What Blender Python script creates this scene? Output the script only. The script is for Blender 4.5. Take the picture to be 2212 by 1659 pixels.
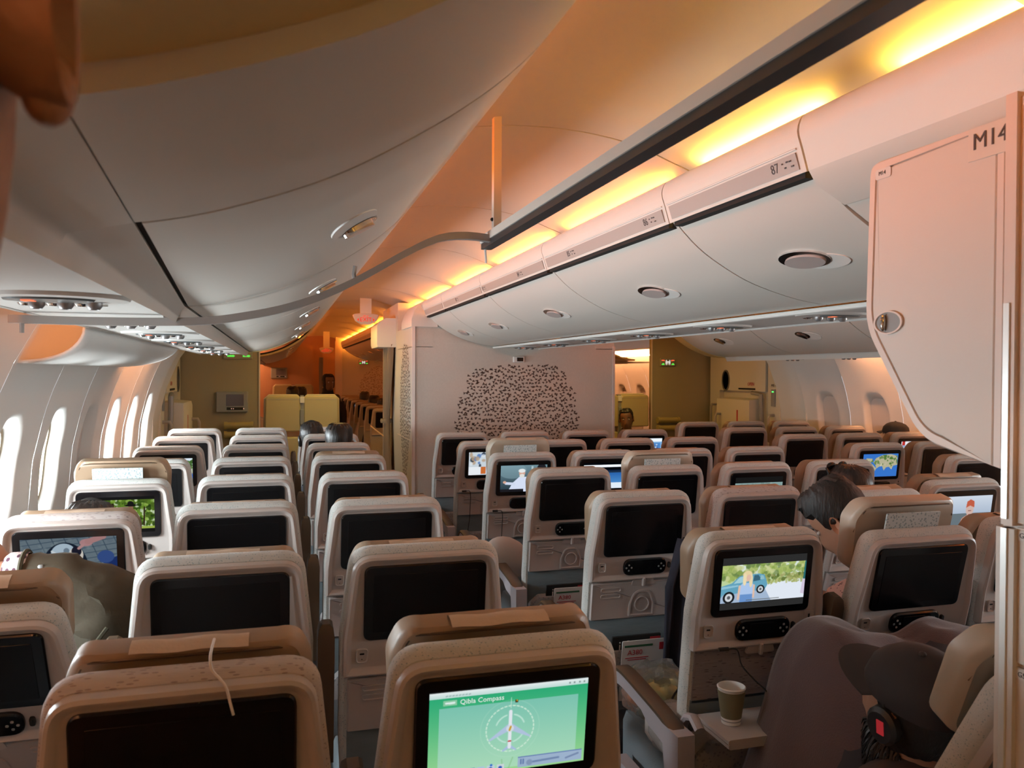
import bpy, math, random
import numpy as np
from mathutils import Matrix, Vector
for o in list(bpy.data.objects): bpy.data.objects.remove(o, do_unlink=True)
S = bpy.context.scene; COL = S.collection
R = math.radians; PI = math.pi
rnd = random.Random(7)
# ------------------------------------------------------------------ camera
F_PX, YAW, PITCH, ROLL, EYE = 1748.4, .28126, -.01288, .00466, 1.632
cam = bpy.data.cameras.new('camera'); cam.sensor_width = 36; cam.lens = F_PX*36/2212; cam.clip_start = .02
co = bpy.data.objects.new('camera', cam); COL.objects.link(co)
co.matrix_world = Matrix.Translation((0, 0, EYE)) @ Matrix.Rotation(-YAW, 4, 'Z') @ Matrix.Rotation(PI/2+PITCH, 4, 'X') @ Matrix.Rotation(ROLL, 4, 'Z')
S.camera = co
cam.dof.use_dof = True; cam.dof.focus_distance = 3.2; cam.dof.aperture_fstop = 9
# ------------------------------------------------------------------ world, light, exposure
w = bpy.data.worlds.new('sky'); S.world = w; w.use_nodes = True
w.node_tree.nodes['Background'].inputs[0].default_value = (.80, .90, 1, 1)
w.node_tree.nodes['Background'].inputs[1].default_value = 2.2
S.view_settings.view_transform = 'Standard'; S.view_settings.look = 'None'
S.view_settings.exposure = -1.15; S.view_settings.gamma = 1; S.view_settings.use_curve_mapping = False
AMBER, RED, YELL, DAY = (1, .275, .024), (1, .18, .014), (1, .72, .20), (.84, .95, 1)
LED_C, LED_L, LED_W, P_DOOR, P_WIN, P_AFT = 145, 95, 180, 19, 84, 2.6
CX = 2.158                                   # centre line of the cabin
def mir(x): return 2*CX - x
def area(name, loc, size, power, color, rot=(0, 0, 0)):
    l = bpy.data.lights.new(name, 'AREA'); l.shape = 'RECTANGLE'; l.size, l.size_y = size
    l.energy = power; l.color = color
    o = bpy.data.objects.new(name, l); COL.objects.link(o); o.location = loc; o.rotation_euler = rot
    return o
for k, zz in enumerate((8.55, -.75)):        # ceiling lamps of the two cross-aisles
    for x in (.55, mir(.55)):
        area('cross_aisle_lamp', (x, zz, 2.16), (.5, .9), P_DOOR if k == 0 else P_AFT*3, YELL)
for zz in (-2.0,):
    area('aft_fill_lamp', (1.0, zz, 2.2), (3.6, .5), P_AFT*2.6, (1, .95, .88))  # unseen fill light, added to brighten the seat backs from behind
WIN_L = [.74, 1.43, 2.12, 2.81, 3.5, 4.19, 4.88, 5.57, 6.26, 6.95]
for y in WIN_L:
    for s in (0, 1):
        x = -1.16 if s == 0 else mir(-1.16)
        if s == 0 and abs(y-4.88) < .1: continue
        if (s == 1 and y > 3) or (s == 0 and y < 1.5): continue
        area('daylight', (x, y, 1.22), (.26, .36), P_WIN, DAY, (0, -PI/2 if s == 0 else PI/2, 0))
# ------------------------------------------------------------------ materials
MT = {}
def mat(name, col=(.5, .5, .5), rough=.5, metal=0, emit=0, ecol=None, spec=None, bump=None, speck=None, sheen=0, alpha=None, trans=0, vary=None, coat=0, sss=0):
    """bump=(scale, strength, stretch) ; speck=(scale, threshold, colour, stretch) ; vary=(scale, amount)"""
    if name in MT: return MT[name]
    m = bpy.data.materials.new(name); m.use_nodes = True; nt = m.node_tree; b = nt.nodes['Principled BSDF']
    b.inputs['Base Color'].default_value = (*col, 1); b.inputs['Roughness'].default_value = rough; b.inputs['Metallic'].default_value = metal
    if spec is not None: b.inputs['Specular IOR Level'].default_value = spec
    if emit: b.inputs['Emission Color'].default_value = (*(ecol or col), 1); b.inputs['Emission Strength'].default_value = emit
    if sheen: b.inputs['Sheen Weight'].default_value = sheen
    if coat: b.inputs['Coat Weight'].default_value = coat
    if trans: b.inputs['Transmission Weight'].default_value = trans
    if alpha is not None: b.inputs['Alpha'].default_value = alpha
    if sss: b.inputs['Subsurface Weight'].default_value = sss; b.inputs['Subsurface Radius'].default_value = (.02, .008, .004)
    tc = nt.nodes.new('ShaderNodeTexCoord')
    def mapped(st):
        mp = nt.nodes.new('ShaderNodeMapping'); mp.inputs['Scale'].default_value = st
        nt.links.new(tc.outputs['Object'], mp.inputs[0]); return mp
    cur = None
    if vary:
        n = nt.nodes.new('ShaderNodeTexNoise'); n.inputs['Scale'].default_value = vary[0]; n.inputs['Detail'].default_value = 4
        mp = mapped(vary[2] if len(vary) > 2 else (1, 1, 1)); nt.links.new(mp.outputs[0], n.inputs['Vector'])
        mx = nt.nodes.new('ShaderNodeMix'); mx.data_type = 'RGBA'
        a = vary[1]; mx.inputs[6].default_value = (*[c*(1-a) for c in col], 1); mx.inputs[7].default_value = (*[min(1, c*(1+a)) for c in col], 1)
        nt.links.new(n.outputs['Fac'], mx.inputs[0]); nt.links.new(mx.outputs[2], b.inputs['Base Color']); cur = mx.outputs[2]
    if speck:
        v = nt.nodes.new('ShaderNodeTexVoronoi'); v.inputs['Scale'].default_value = speck[0]
        mp = mapped(speck[3] if len(speck) > 3 else (1, 1, 1)); nt.links.new(mp.outputs[0], v.inputs['Vector'])
        lt = nt.nodes.new('ShaderNodeMath'); lt.operation = 'LESS_THAN'; lt.inputs[1].default_value = speck[1]
        nt.links.new(v.outputs['Distance'], lt.inputs[0])
        mx = nt.nodes.new('ShaderNodeMix'); mx.data_type = 'RGBA'; mx.inputs[6].default_value = (*col, 1); mx.inputs[7].default_value = (*speck[2], 1)
        if cur: nt.links.new(cur, mx.inputs[6])
        nt.links.new(lt.outputs[0], mx.inputs[0]); nt.links.new(mx.outputs[2], b.inputs['Base Color'])
    if bump:
        n = nt.nodes.new('ShaderNodeTexNoise'); n.inputs['Scale'].default_value = bump[0]; n.inputs['Detail'].default_value = 3
        mp = mapped(bump[2] if len(bump) > 2 else (1, 1, 1)); nt.links.new(mp.outputs[0], n.inputs['Vector'])
        bp = nt.nodes.new('ShaderNodeBump'); bp.inputs['Strength'].default_value = bump[1]; bp.inputs['Distance'].default_value = .004
        nt.links.new(n.outputs['Fac'], bp.inputs['Height']); nt.links.new(bp.outputs[0], b.inputs['Normal'])
    MT[name] = m; return m
def emat(name, col, s):
    if name in MT: return MT[name]
    m = bpy.data.materials.new(name); m.use_nodes = True; nt = m.node_tree; nt.nodes.clear()
    e = nt.nodes.new('ShaderNodeEmission'); e.inputs[0].default_value = (*col, 1); e.inputs[1].default_value = s
    o = nt.nodes.new('ShaderNodeOutputMaterial'); nt.links.new(e.outputs[0], o.inputs[0]); MT[name] = m; return m
def screen_mat():
    m = bpy.data.materials.new('lit_screen'); m.use_nodes = True; nt = m.node_tree; nt.nodes.clear()
    a = nt.nodes.new('ShaderNodeVertexColor'); a.layer_name = 'picture'
    e = nt.nodes.new('ShaderNodeEmission'); e.inputs[1].default_value = 1.85
    o = nt.nodes.new('ShaderNodeOutputMaterial'); nt.links.new(a.outputs[0], e.inputs[0]); nt.links.new(e.outputs[0], o.inputs[0]); return m
SCREEN = screen_mat()
m_shell = mat('seat_plastic', (.46, .405, .375), .38)
m_tray = mat('tray_plastic', (.42, .37, .35), .45)
m_fab = mat('seat_fabric', (.50, .50, .475), .9, sheen=.2, bump=(260, .25), speck=(150, .24, (.27, .32, .33), (1, 1, 1.3)), vary=(14, .10))
m_fab2 = mat('seat_fabric_streaked', (.48, .43, .41), .9, bump=(200, .25, (.2, 1, 1)), speck=(190, .26, (.29, .24, .23), (.25, 1, 1)))
m_low = mat('lower_fabric', (.15, .19, .21), .9, bump=(90, .4, (.15, 1, 1)), vary=(40, .25, (.2, 1, 1)))
m_pock = mat('pocket_fabric', (.36, .34, .34), .85, speck=(70, .3, (.24, .24, .25)))
m_cush = mat('cushion_fabric', (.17, .20, .22), .9, bump=(200, .3))
m_leather = mat('tan_leather', (.28, .19, .12), .42, bump=(45, .12), vary=(9, .12))
m_leather2 = mat('pale_leather', (.42, .35, .27), .38, bump=(30, .2), vary=(9, .12))
m_check = mat('checked_cloth', (.50, .56, .56), .85, speck=(110, .36, (.26, .33, .35)))
m_tab = mat('headrest_strip', (.55, .42, .31), .8, bump=(60, .3))
m_black = mat('gloss_black', (.004, .004, .005), .14, spec=.4)
m_dark = mat('screen_off', (.005, .005, .006), .22, spec=.25)
m_gap = mat('dark_gap', (.01, .009, .008), .8)
m_pad = mat('brown_armrest_pad', (.085, .052, .028), .5)
m_arm = mat('lilac_grey_plastic', (.42, .38, .40), .45)
m_metal = mat('seat_metal', (.30, .29, .29), .4, .6)
m_chrome = mat('chrome', (.75, .74, .73), .10, 1)
m_white = mat('white_paint', (.78, .76, .72), .45)
m_bin = mat('bin_plastic', (.72, .68, .62), .42, bump=(300, .04))
m_ceil = mat('ceiling_plastic', (.52, .49, .45), .5)
m_wall = mat('sidewall_plastic', (.72, .70, .67), .5)
m_strip = mat('label_strip', (.40, .36, .33), .35)
m_bulk = mat('bulkhead_laminate', (.60, .565, .51), .55, vary=(60, .07), bump=(120, .05))
m_leaf = mat('leaf_print', (.085, .055, .042), .6)
m_door = mat('door_liner', (.62, .58, .48), .5)
m_part = mat('partition_laminate', (.33, .29, .19), .6)
m_rail = mat('curtain_track', (.30, .28, .27), .4, .3)
m_grey = mat('grey_plastic', (.25, .26, .26), .4)
m_psu = mat('psu_plastic', (.60, .58, .55), .45)
m_carpet = mat('carpet', (.07, .075, .09), .95, bump=(200, .4), vary=(30, .3))
m_jump = mat('jump_seat_vinyl', (.50, .42, .22), .5, bump=(14, .35))
m_curt = mat('curtain_cloth', (.30, .22, .15), .9, bump=(150, .15))
m_mon = mat('monument_laminate', (.66, .61, .56), .55, bump=(150, .05))
m_edge = mat('edge_trim', (.72, .62, .56), .45)
m_alu = mat('bright_trim', (.85, .86, .84), .3, .3)
m_ink = mat('dark_ink', (.05, .04, .04), .6)
m_paper = mat('paper', (.72, .69, .66), .7)
m_red = mat('red_print', (.45, .02, .03), .6)
# ------------------------------------------------------------------ mesh helpers
class MB:
    def __init__(s): s.v = []; s.f = []
    def add(s, v, f): n = len(s.v); s.v += [tuple(map(float, p)) for p in v]; s.f += [tuple(i+n for i in q) for q in f]; return s
    def box(s, a, b):
        (x0, y0, z0), (x1, y1, z1) = a, b
        return s.add([(x0, y0, z0), (x1, y0, z0), (x1, y1, z0), (x0, y1, z0), (x0, y0, z1), (x1, y0, z1), (x1, y1, z1), (x0, y1, z1)],
                     [(0, 3, 2, 1), (4, 5, 6, 7), (0, 1, 5, 4), (1, 2, 6, 5), (2, 3, 7, 6), (3, 0, 4, 7)])
    def loft(s, rings, cap0=True, cap1=True, closed=True):
        n = len(rings[0]); v = [p for r in rings for p in r]; f = []
        for k in range(len(rings)-1):
            for i in range(n if closed else n-1):
                j = (i+1) % n; f.append((k*n+i, k*n+j, (k+1)*n+j, (k+1)*n+i))
        if cap0: f.append(tuple(range(n-1, -1, -1)))
        if cap1: f.append(tuple((len(rings)-1)*n+i for i in range(n)))
        return s.add(v, f)
    def tube(s, path, r, n=8, cap=True, flat=1):
        P = [Vector(p) for p in path]; rings = []; up = None
        for i, p in enumerate(P):
            t = (P[min(i+1, len(P)-1)]-P[max(i-1, 0)]).normalized()
            if up is None: up = Vector((0, 0, 1)) if abs(t.z) < .9 else Vector((1, 0, 0))
            a = t.cross(up).normalized(); b = a.cross(t).normalized(); up = b
            rr = r[i] if isinstance(r, (list, tuple)) else r
            rings.append([p+a*math.cos(2*PI*k/n)*rr+b*math.sin(2*PI*k/n)*rr*flat for k in range(n)])
        return s.loft(rings, cap, cap)
    def lathe(s, prof, n=24, c=(0, 0, 0)):
        return s.loft([[(c[0]+r*math.cos(2*PI*k/n), c[1]+r*math.sin(2*PI*k/n), c[2]+z) for k in range(n)] for r, z in prof])
    def ell(s, c, r, n=16, m=10):
        return s.loft([[(c[0]+r[0]*math.sin(PI*j/m)*math.cos(2*PI*k/n), c[1]+r[1]*math.sin(PI*j/m)*math.sin(2*PI*k/n), c[2]-r[2]*math.cos(PI*j/m)) for k in range(n)] for j in range(1, m)])
    def tf(s, M): s.v = [tuple(M @ Vector(p)) for p in s.v]; return s
    def mesh(s, name, smooth=38):
        me = bpy.data.meshes.new(name); me.from_pydata(s.v, [], s.f)
        if smooth:
            me.shade_smooth()
            try: me.set_sharp_from_angle(angle=R(smooth))
            except Exception: pass
        me.update(); return me
def recalc(me):
    import bmesh
    b = bmesh.new(); b.from_mesh(me); bmesh.ops.recalc_face_normals(b, faces=b.faces); b.to_mesh(me); b.free(); return me
def link(name, me, m=None, parent=None, M=None, sm=38):
    if isinstance(me, MB): me = recalc(me.mesh(name, sm))
    if m and not me.materials: me.materials.append(m)
    o = bpy.data.objects.new(name, me); COL.objects.link(o)
    if parent: o.parent = parent
    if M is not None: o.matrix_basis = M
    return o
def empty(name, loc=(0, 0, 0), rz=0):
    o = bpy.data.objects.new(name, None); COL.objects.link(o); o.location = loc; o.rotation_euler = (0, 0, rz); o.empty_display_size = .1; return o
def tag(o, label, cat, group=None):
    o['label'] = label; o['category'] = cat
    if group: o['group'] = group
    return o
def struct(o): o['kind'] = 'structure'; return o
def rpoly(pts, rad, n=5):
    """rounded polygon: pts 2D, rad radius or list"""
    out = []; N = len(pts)
    for i in range(N):
        p = Vector(pts[i]); a = Vector(pts[i-1])-p; b = Vector(pts[(i+1) % N])-p
        r = rad[i] if isinstance(rad, (list, tuple)) else rad
        if r <= 0: out.append(tuple(p)); continue
        ang = a.angle(b); d = min(r/math.tan(ang/2), a.length*.49, b.length*.49)
        p0 = p+a.normalized()*d; p1 = p+b.normalized()*d
        for k in range(n+1):
            t = k/n; q = p0*(1-t)**2+p*2*t*(1-t)+p1*t*t; out.append((q.x, q.y))
    return out
def rrect(w, h, r, cx=0, cy=0, n=5):
    return rpoly([(cx-w/2, cy-h/2), (cx+w/2, cy-h/2), (cx+w/2, cy+h/2), (cx-w/2, cy+h/2)], r, n)
def inset(poly, d):
    """move a convex-ish outline inwards by d"""
    N = len(poly); out = []
    c = Vector((sum(p[0] for p in poly)/N, sum(p[1] for p in poly)/N))
    for i in range(N):
        p = Vector(poly[i]); t = (Vector(poly[(i+1) % N])-Vector(poly[i-1]))
        if t.length < 1e-9: out.append(tuple(p)); continue
        nrm = Vector((-t.y, t.x)).normalized()
        if nrm.dot(c-p) < 0: nrm = -nrm
        q = p+nrm*d; out.append((q.x, q.y))
    return out
def xz(poly, y): return [(p[0], y, p[1]) for p in poly]
def plate(poly, y0, y1, bev=.002):
    """outline in x,z; front (aft) face at y0, rear at y1 > y0; bevelled aft edge"""
    return MB().loft([xz(poly, y1), xz(poly, y0+bev), xz(inset(poly, bev), y0)])
def extrude(prof, th, y0, y1, n=1, taper=None, ends=True):
    """open profile (x,z) swept along y with a thickness towards its left side"""
    P = [Vector(p) for p in prof]; off = []
    for i, p in enumerate(P):
        t = (P[min(i+1, len(P)-1)]-P[max(i-1, 0)]).normalized(); off.append(p+Vector((-t.y, t.x))*th)
    loop = P+off[::-1]; rings = []
    for k in range(n+1):
        y = y0+(y1-y0)*k/n; dx = taper(y) if taper else 0
        rings.append([(q.x+dx, y, q.y) for q in loop])
    return MB().loft(rings, ends, ends)
def smooth_prof(pts, sub=4):
    P = [Vector(p) for p in pts]; out = []
    for i in range(len(P)-1):
        p0 = P[max(i-1, 0)]; p1 = P[i]; p2 = P[i+1]; p3 = P[min(i+2, len(P)-1)]
        for k in range(sub):
            t = k/sub; q = .5*((2*p1)+(p2-p0)*t+(2*p0-5*p1+4*p2-p3)*t*t+(3*p1-p0-3*p2+p3)*t**3); out.append(tuple(q))
    out.append(tuple(P[-1])); return out
_txt = {}
def text_mesh(s, size, ext=.0003, align='CENTER'):
    key = (s, size, ext, align)
    if key in _txt: return _txt[key]
    c = bpy.data.curves.new('lettering', 'FONT'); c.body = s; c.size = size; c.extrude = ext; c.align_x = align; c.align_y = 'CENTER'; c.resolution_u = 2
    o = bpy.data.objects.new('lettering', c); COL.objects.link(o); bpy.context.view_layer.update()
    me = bpy.data.meshes.new_from_object(o.evaluated_get(bpy.context.evaluated_depsgraph_get()))
    bpy.data.objects.remove(o, do_unlink=True); _txt[key] = me; me.materials.clear(); return me
def text(name, s, size, m, parent, M, ext=.0003, align='CENTER'):
    me = text_mesh(s, size, ext, align).copy(); return link(name, me, m, parent, M)
FACE_AFT = Matrix.Rotation(PI/2, 4, 'X')          # lettering readable from behind (looking forward)
# ================================================================== the setting
Y0, Y1 = -2.7, 18.6
FACE_L = Matrix.Rotation(-PI/2, 4, 'Z') @ Matrix.Rotation(PI/2, 4, 'X')      # lettering on a face that looks towards -x
FACE_R = Matrix.Rotation(PI/2, 4, 'Z') @ Matrix.Rotation(PI/2, 4, 'X')
def T(x, y, z): return Matrix.Translation((x, y, z))
def mirror(mb): mb.v = [(2*CX-x, y, z) for x, y, z in mb.v]; return mb
struct(link('floor', MB().box((-1.3, Y0, -.06), (5.6, Y1+.1, 0)), m_carpet))
struct(link('wall_aft', MB().box((-1.3, Y0-.1, 0), (5.6, Y0, 2.7)), m_mon))
struct(link('wall_far', MB().box((-1.3, Y1, 0), (5.6, Y1+.1, 2.7)), mat('far_laminate', (.55, .30, .18), .6)))
struct(link('trim_1', MB().box((-1.3, Y0, 2.62), (5.6, Y1+.1, 2.7)), m_white))                  # crown shell above the liners
for nm, x in (('trim_2', -1.32), ('trim_3', 5.62)):                                            # outer skin above the windows
    struct(link(nm, MB().box((x-.02, Y0, 1.62), (x+.02, Y1+.1, 2.7)), m_white))
# ---- ceiling liner over both aisles
ceil_prof = smooth_prof([(.385, 2.335), (.40, 2.365), (.45, 2.392), (.55, 2.415), (.72, 2.438), (.90, 2.442), (1.06, 2.427), (1.18, 2.40), (1.28, 2.365), (1.38, 2.325), (1.42, 2.26)], 3)
ceil = struct(empty('ceiling')); SEAMS = [-2.7, -1.4, -.1, 1.2, 2.5]+[2.5+1.3*k for k in range(1, 13)]
for s in (0, 1):
    for k in range(len(SEAMS)-1):
        mb = extrude(ceil_prof, -.012, SEAMS[k]+.005, SEAMS[k+1]-.005, 1)
        rid = extrude(ceil_prof, .006, SEAMS[k+1]-.018, SEAMS[k+1]-.004, 1)
        mb.add(rid.v, rid.f)
        if s: mirror(mb)
        link('ceiling_panel', mb, m_ceil, ceil)
    mb = MB().box((.40, Y0, 2.46), (1.40, Y1, 2.48))
    link('ceiling_backing', mirror(mb) if s else mb, m_white, ceil)
# ---- sidewalls: panels with window recesses
XW = [(0, -.90), (.3, -.96), (.7, -1.02), (1.0, -1.03), (1.25, -1.01), (1.45, -.965), (1.6, -.915), (1.75, -.845), (1.88, -.76), (1.95, -.70)]
def xw(h):
    for (a, b), (c, d) in zip(XW, XW[1:]):
        if a <= h <= c: return b+(d-b)*(h-a)/(c-a)
    return XW[-1][1] if h > 1 else XW[0][1]
PW, HB, HT, HC = .69, .72, 1.93, 1.215
def wall_panel_mesh(side):
    N = 48; rings = []
    def rect(a):
        dx, dz = math.cos(a), math.sin(a); up = HT-HC if dz > 0 else HC-HB
        t = min((PW/2-.002)/max(abs(dx), 1e-6), up/max(abs(dz), 1e-6)); return dx*t, dz*t
    def sup(a, w_, h_):
        c, s_ = math.cos(a), math.sin(a); e = 2/3.0
        return math.copysign(abs(c)**e, c)*w_, math.copysign(abs(s_)**e, s_)*h_
    ang = sorted([2*PI*k/N for k in range(N)]+[math.atan2(HT-HC, PW/2), PI-math.atan2(HT-HC, PW/2), PI+math.atan2(HC-HB, PW/2), 2*PI-math.atan2(HC-HB, PW/2)])
    def ring(fn, dep, ww=None): 
        out = []
        for a in ang:
            u, v = fn(a); h = HC+v; x = xw(h)-dep
            if abs(u) > .25 and dep == 0: x += .012*((abs(u)-.25)/.095)            # rib at the panel joints
            out.append((x, u, h))
        return out
    def mixf(t): return lambda a: tuple(p*(1-t)+q*t for p, q in zip(sup(a, .165, .25), rect(a)))
    for t in (1, .75, .5, .3, .14, .03): rings.append(ring(mixf(t), 0))
    rings.append(ring(lambda a: sup(a, .163, .248), .003))
    rings.append(ring(lambda a: sup(a, .148, .228), .022))
    rings.append(ring(lambda a: sup(a, .132, .205), .060))
    rings.append(ring(lambda a: sup(a, .128, .200), .075))
    mb = MB().loft(rings, False, False)
    if side: mirror(mb)
    fr = MB().loft([ring(lambda a: sup(a, .131, .204), .055), ring(lambda a: sup(a, .118, .188), .058), ring(lambda a: sup(a, .118, .188), .10)], False, False)
    if side: mirror(fr)
    pane = MB().loft([ring(lambda a: sup(a, .126, .20), .078), ring(lambda a: sup(a, .126, .20), .081)])
    if side: mirror(pane)
    shade = MB().loft([ring(lambda a: sup(a, .1305, .2035), .054), ring(lambda a: sup(a, .1305, .2035), .060)])
    if side: mirror(shade)
    return [recalc(q.mesh('wall_panel')) for q in (mb, fr, pane, shade)]
m_glass = mat('window_glass', (1, 1, 1), .02, trans=1, alpha=.18)
m_shade = mat('window_shade', (.62, .56, .52), .6)
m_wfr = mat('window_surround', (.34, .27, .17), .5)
wn = 0
for s in (0, 1):
    wl = struct(empty('wall_right' if s else 'wall_left'))
    P0, FR, PA, SH = wall_panel_mesh(s)
    ys = [WIN_L[0]-PW*k for k in range(5, 0, -1)]+WIN_L+[9.9+PW*k for k in range(12)]
    for y in ys:
        link('sidewall_panel', P0, m_wall, wl, T(0, y, 0))
        wn += 1
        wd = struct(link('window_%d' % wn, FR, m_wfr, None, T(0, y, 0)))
        open_ = (s == 0 and 1.5 < y < 7.2 and abs(y-4.88) > .1) or (s == 1 and 0 < y < 3)
        if open_: link('pane', PA, m_glass, wd)
        else: link('shade', SH, m_shade, wd)
    low = [(xw(h), h) for h in (0, .15, .3, .5, .72)]
    for a, b in ((Y0, 7.3), (9.55, Y1)):
        mb = extrude(low, .02, a, b); link('lower_sidewall', mirror(mb) if s else mb, m_wall, wl)
        top = [(xw(1.93), 1.93), (-.66, 1.97), (-.60, 1.98)]
        mb = extrude(top, .02, a, b); link('cove_top', mirror(mb) if s else mb, m_wall, wl)
    mb = extrude([(xw(h), h) for h in (0, .3, .72, 1, 1.25, 1.5, 1.75, 1.93)], .02, 7.29, 7.75); link('end_panel', mirror(mb) if s else mb, m_wall, wl)
# ---- doors of the cross-aisle
def door(n, s):
    d = struct(empty('door_%d' % n)); sg = -1 if s else 1
    def X(x): return mir(x) if s else x
    def put(nm, mb, m, par=d): return link(nm, mirror(mb) if s else mb, m, par)
    put('door_frame', MB().box((-1.16, 7.75, 0), (-1.0, 7.98, 1.92)).box((-1.16, 9.02, 0), (-1.0, 9.25, 1.92)), m_door)
    put('door_leaf', MB().loft([[(-1.10, y, 0.02), (-1.10, y, 1.88), (-1.04-(.02 if y in (7.985, 9.015) else 0), y, 1.88), (-1.02-(.02 if y in (7.985, 9.015) else 0), y, .02)] for y in (7.985, 8.03, 8.97, 9.015)]), m_door)
    put('slide_bustle', MB().loft([[(-1.06, 8.1+i, .1+i), (-1.06, 8.85-i, .1+i), (-1.06, 8.85-i, 1.36-i), (-1.06, 8.1+i, 1.36-i)] if k == 0 else [(-.86+.02*k, 8.12+i, .12+i), (-.86+.02*k, 8.83-i, .12+i), (-.86+.02*k, 8.83-i, 1.34-i), (-.86+.02*k, 8.12+i, 1.34-i)] for k, i in ((0, 0), (0.5, .0), (1.2, .04))]), m_door)
    put('upper_cover', MB().box((-1.05, 8.0, 1.44), (-.98, 9.0, 1.88)), m_door)
    q = MB().loft([[(-.982+e, 8.84+.085*sc*math.cos(2*PI*k/28), 1.56+.13*sc*math.sin(2*PI*k/28)) for k in range(28)] for e, sc in ((0, 1), (.012, 1), (.012, .86), (.002, .84))], False, True); put('porthole', q, mat('porthole_glass', (.12, .11, .09), .3))
    put('red_arrow', MB().box((-.838, 8.335, .75), (-.833, 8.36, 1.22)).add([(-.838, 8.31, 1.22), (-.838, 8.385, 1.22), (-.838, 8.3475, 1.29)], [(0, 1, 2)]), m_red)
    for y, dz in ((7.86, 0), (8.72, -.02), (9.1, .08)):
        x0 = -.84 if abs(y-8.72) < .1 else -1.0
        put('grab_handle', MB().tube([(x0, y, 1.18+dz), (x0+.06, y, 1.18+dz), (x0+.075, y, 1.15+dz), (x0+.075, y, .86+dz), (x0+.06, y, .83+dz), (x0, y, .83+dz)], .016, 8), mat('handle_grey', (.33, .30, .26), .4))
    put('lever_channel', MB().tube([(-.97, 8.25, 1.42), (-.95, 8.04, 1.40), (-.95, 8.02, 1.0), (-.95, 8.15, .88)], .025, 8), m_grey)
    put('handle_slot', MB().box((-.978, 8.2, 1.455), (-.974, 8.55, 1.475)), m_gap)
    put('exit_panel', MB().box((-1.0, 7.83, 1.28), (-.985, 7.9, 1.47)), m_grey)
    put('panel_light', MB().box((-.986, 7.85, 1.435), (-.982, 7.88, 1.448)), emat('green_light', (.1, 1, .15), 4))
    FM = FACE_R if not s else FACE_L
    text('lettering', 'OPEN', .055, m_red, d, T(X(-.976), 8.29, 1.52) @ FM)
    text('lettering', 'MR 4' if s else 'ML 4', .045, m_ink, d, T(X(-.996), 7.865, 1.51) @ FM)
    return d
door(1, 0); door(2, 1)
for k, x in enumerate((-1.30, mir(-1.30))): struct(link('trim_%d' % (60+k), MB().box((x-.02, 7.2, 0), (x+.02, 10, 2.0)), m_white))
for k, x in enumerate((-1.30, mir(-1.30))):
    for j, yy in enumerate((7.28, 9.5)): struct(link('trim_%d' % (62+2*k+j), MB().box((min(x, x+.3 if k == 0 else x-.3), yy, 0), (max(x, x+.3 if k == 0 else x-.3), yy+.02, 1.9)), m_white))
# ---- partitions ahead of the cross-aisle (lavatory walls)
WY = 9.3
for s in (0, 1):
    p = struct(empty('trim_%d' % (4+s)))
    def put(nm, mb, m, par=p): return link(nm, mirror(mb) if s else mb, m, par)
    put('partition_board', MB().box((-1.25, WY, 0), (-.20, WY+.07, 2.1)), m_part)
    put('edge_strip', MB().box((-.205, WY-.012, 0), (-.19, WY, 2.1)), m_edge)
    put('valance', extrude([(-1.2, 1.84), (-.95, 1.87), (-.80, 1.94), (-.66, 2.05), (-.5, 2.18)], .02, 7.62, WY, 1), m_door)
    mb = extrude([(-.7, 2.12), (-.2, 2.2), (.44, 2.33)], .02, 7.6, WY+1.2, 1); put('cross_aisle_ceiling', mb, mat('lamp_yellow_liner', (.74, .57, .26), .5))  # liner colour includes the yellow cast of the cross-aisle lamps
    for k, z in enumerate((1.055, .955)):
        put('baton_roll', MB().tube([(-.55, WY-.05, z), (-.27, WY-.05, z)], .036, 12).tube([(-.56, WY-.05, z), (-.53, WY-.05, z)], .042, 12).tube([(-.29, WY-.05, z), (-.26, WY-.05, z)], .042, 12), mat('gold_vinyl', (.38, .31, .12), .35))
# far lavatory block seen over the jump seats
fb = struct(empty('trim_6'))
link('far_partition', MB().box((-1.25, 17.6, 0), (.70, 18.5, 2.2)), mat('far_laminate', (.55, .30, .18), .6), fb)
# ---- cove light strips
def strip(name, x, z, y0, y1, m, w_=.02):
    o = link(name, MB().box((x-w_/2, y0, z-.006), (x+w_/2, y1, z+.006)), m); return o
led_o, led_y, led_r = emat('amber_led', AMBER, LED_C), emat('yellow_led', (1, .52, .08), LED_C), emat('orange_led', RED, LED_L)
led_w = emat('sidewall_led', (1, .40, .16), LED_W)
n = 0
for s in (0, 1):
    X = mir if s else (lambda x: x); nm = ('second aisle' if s else 'aisle beside the daylit windows')
    for k in range(1, len(SEAMS)-1):
        a, b = SEAMS[k]+.13, SEAMS[k+1]-.13
        if k == 3: a, b = SEAMS[3]+.58, SEAMS[4]-.1
        if k == 2: a, b = .15, 1.52
        o = strip('cove_lamp', X(1.338), 2.303, a, b, led_y if k <= 3 else led_o, .022)
        tag(o, 'bright amber cove lamp above the middle bin lip, %s' % nm, 'cove light', 'middle bin cove lamps, %s' % nm)
        o = strip('slim_cove_lamp', X(.420), 2.360, SEAMS[k]+.02, SEAMS[k+1]-.02, led_r, .016)
        tag(o, 'slim orange lamp line along the outer bin top, %s' % nm, 'cove light', 'outer bin lamps, %s' % nm)
    for k in range(17):
        y = -2.4+1.25*k
        if 7.3 < y+1.2 and y < 9.6: continue
        o = strip('sidewall_lamp', X(-.665), 1.90, y, y+1.2, emat('dim_sidewall_led', (1, .36, .13), LED_W*.12) if (s == 0 and 1.2 < y < 5.1) else led_w, .03)
        tag(o, 'orange lamp strip above the %s sidewall' % ('closed-shade' if s else 'daylit'), 'cove light', 'sidewall lamps %d' % s)
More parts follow.
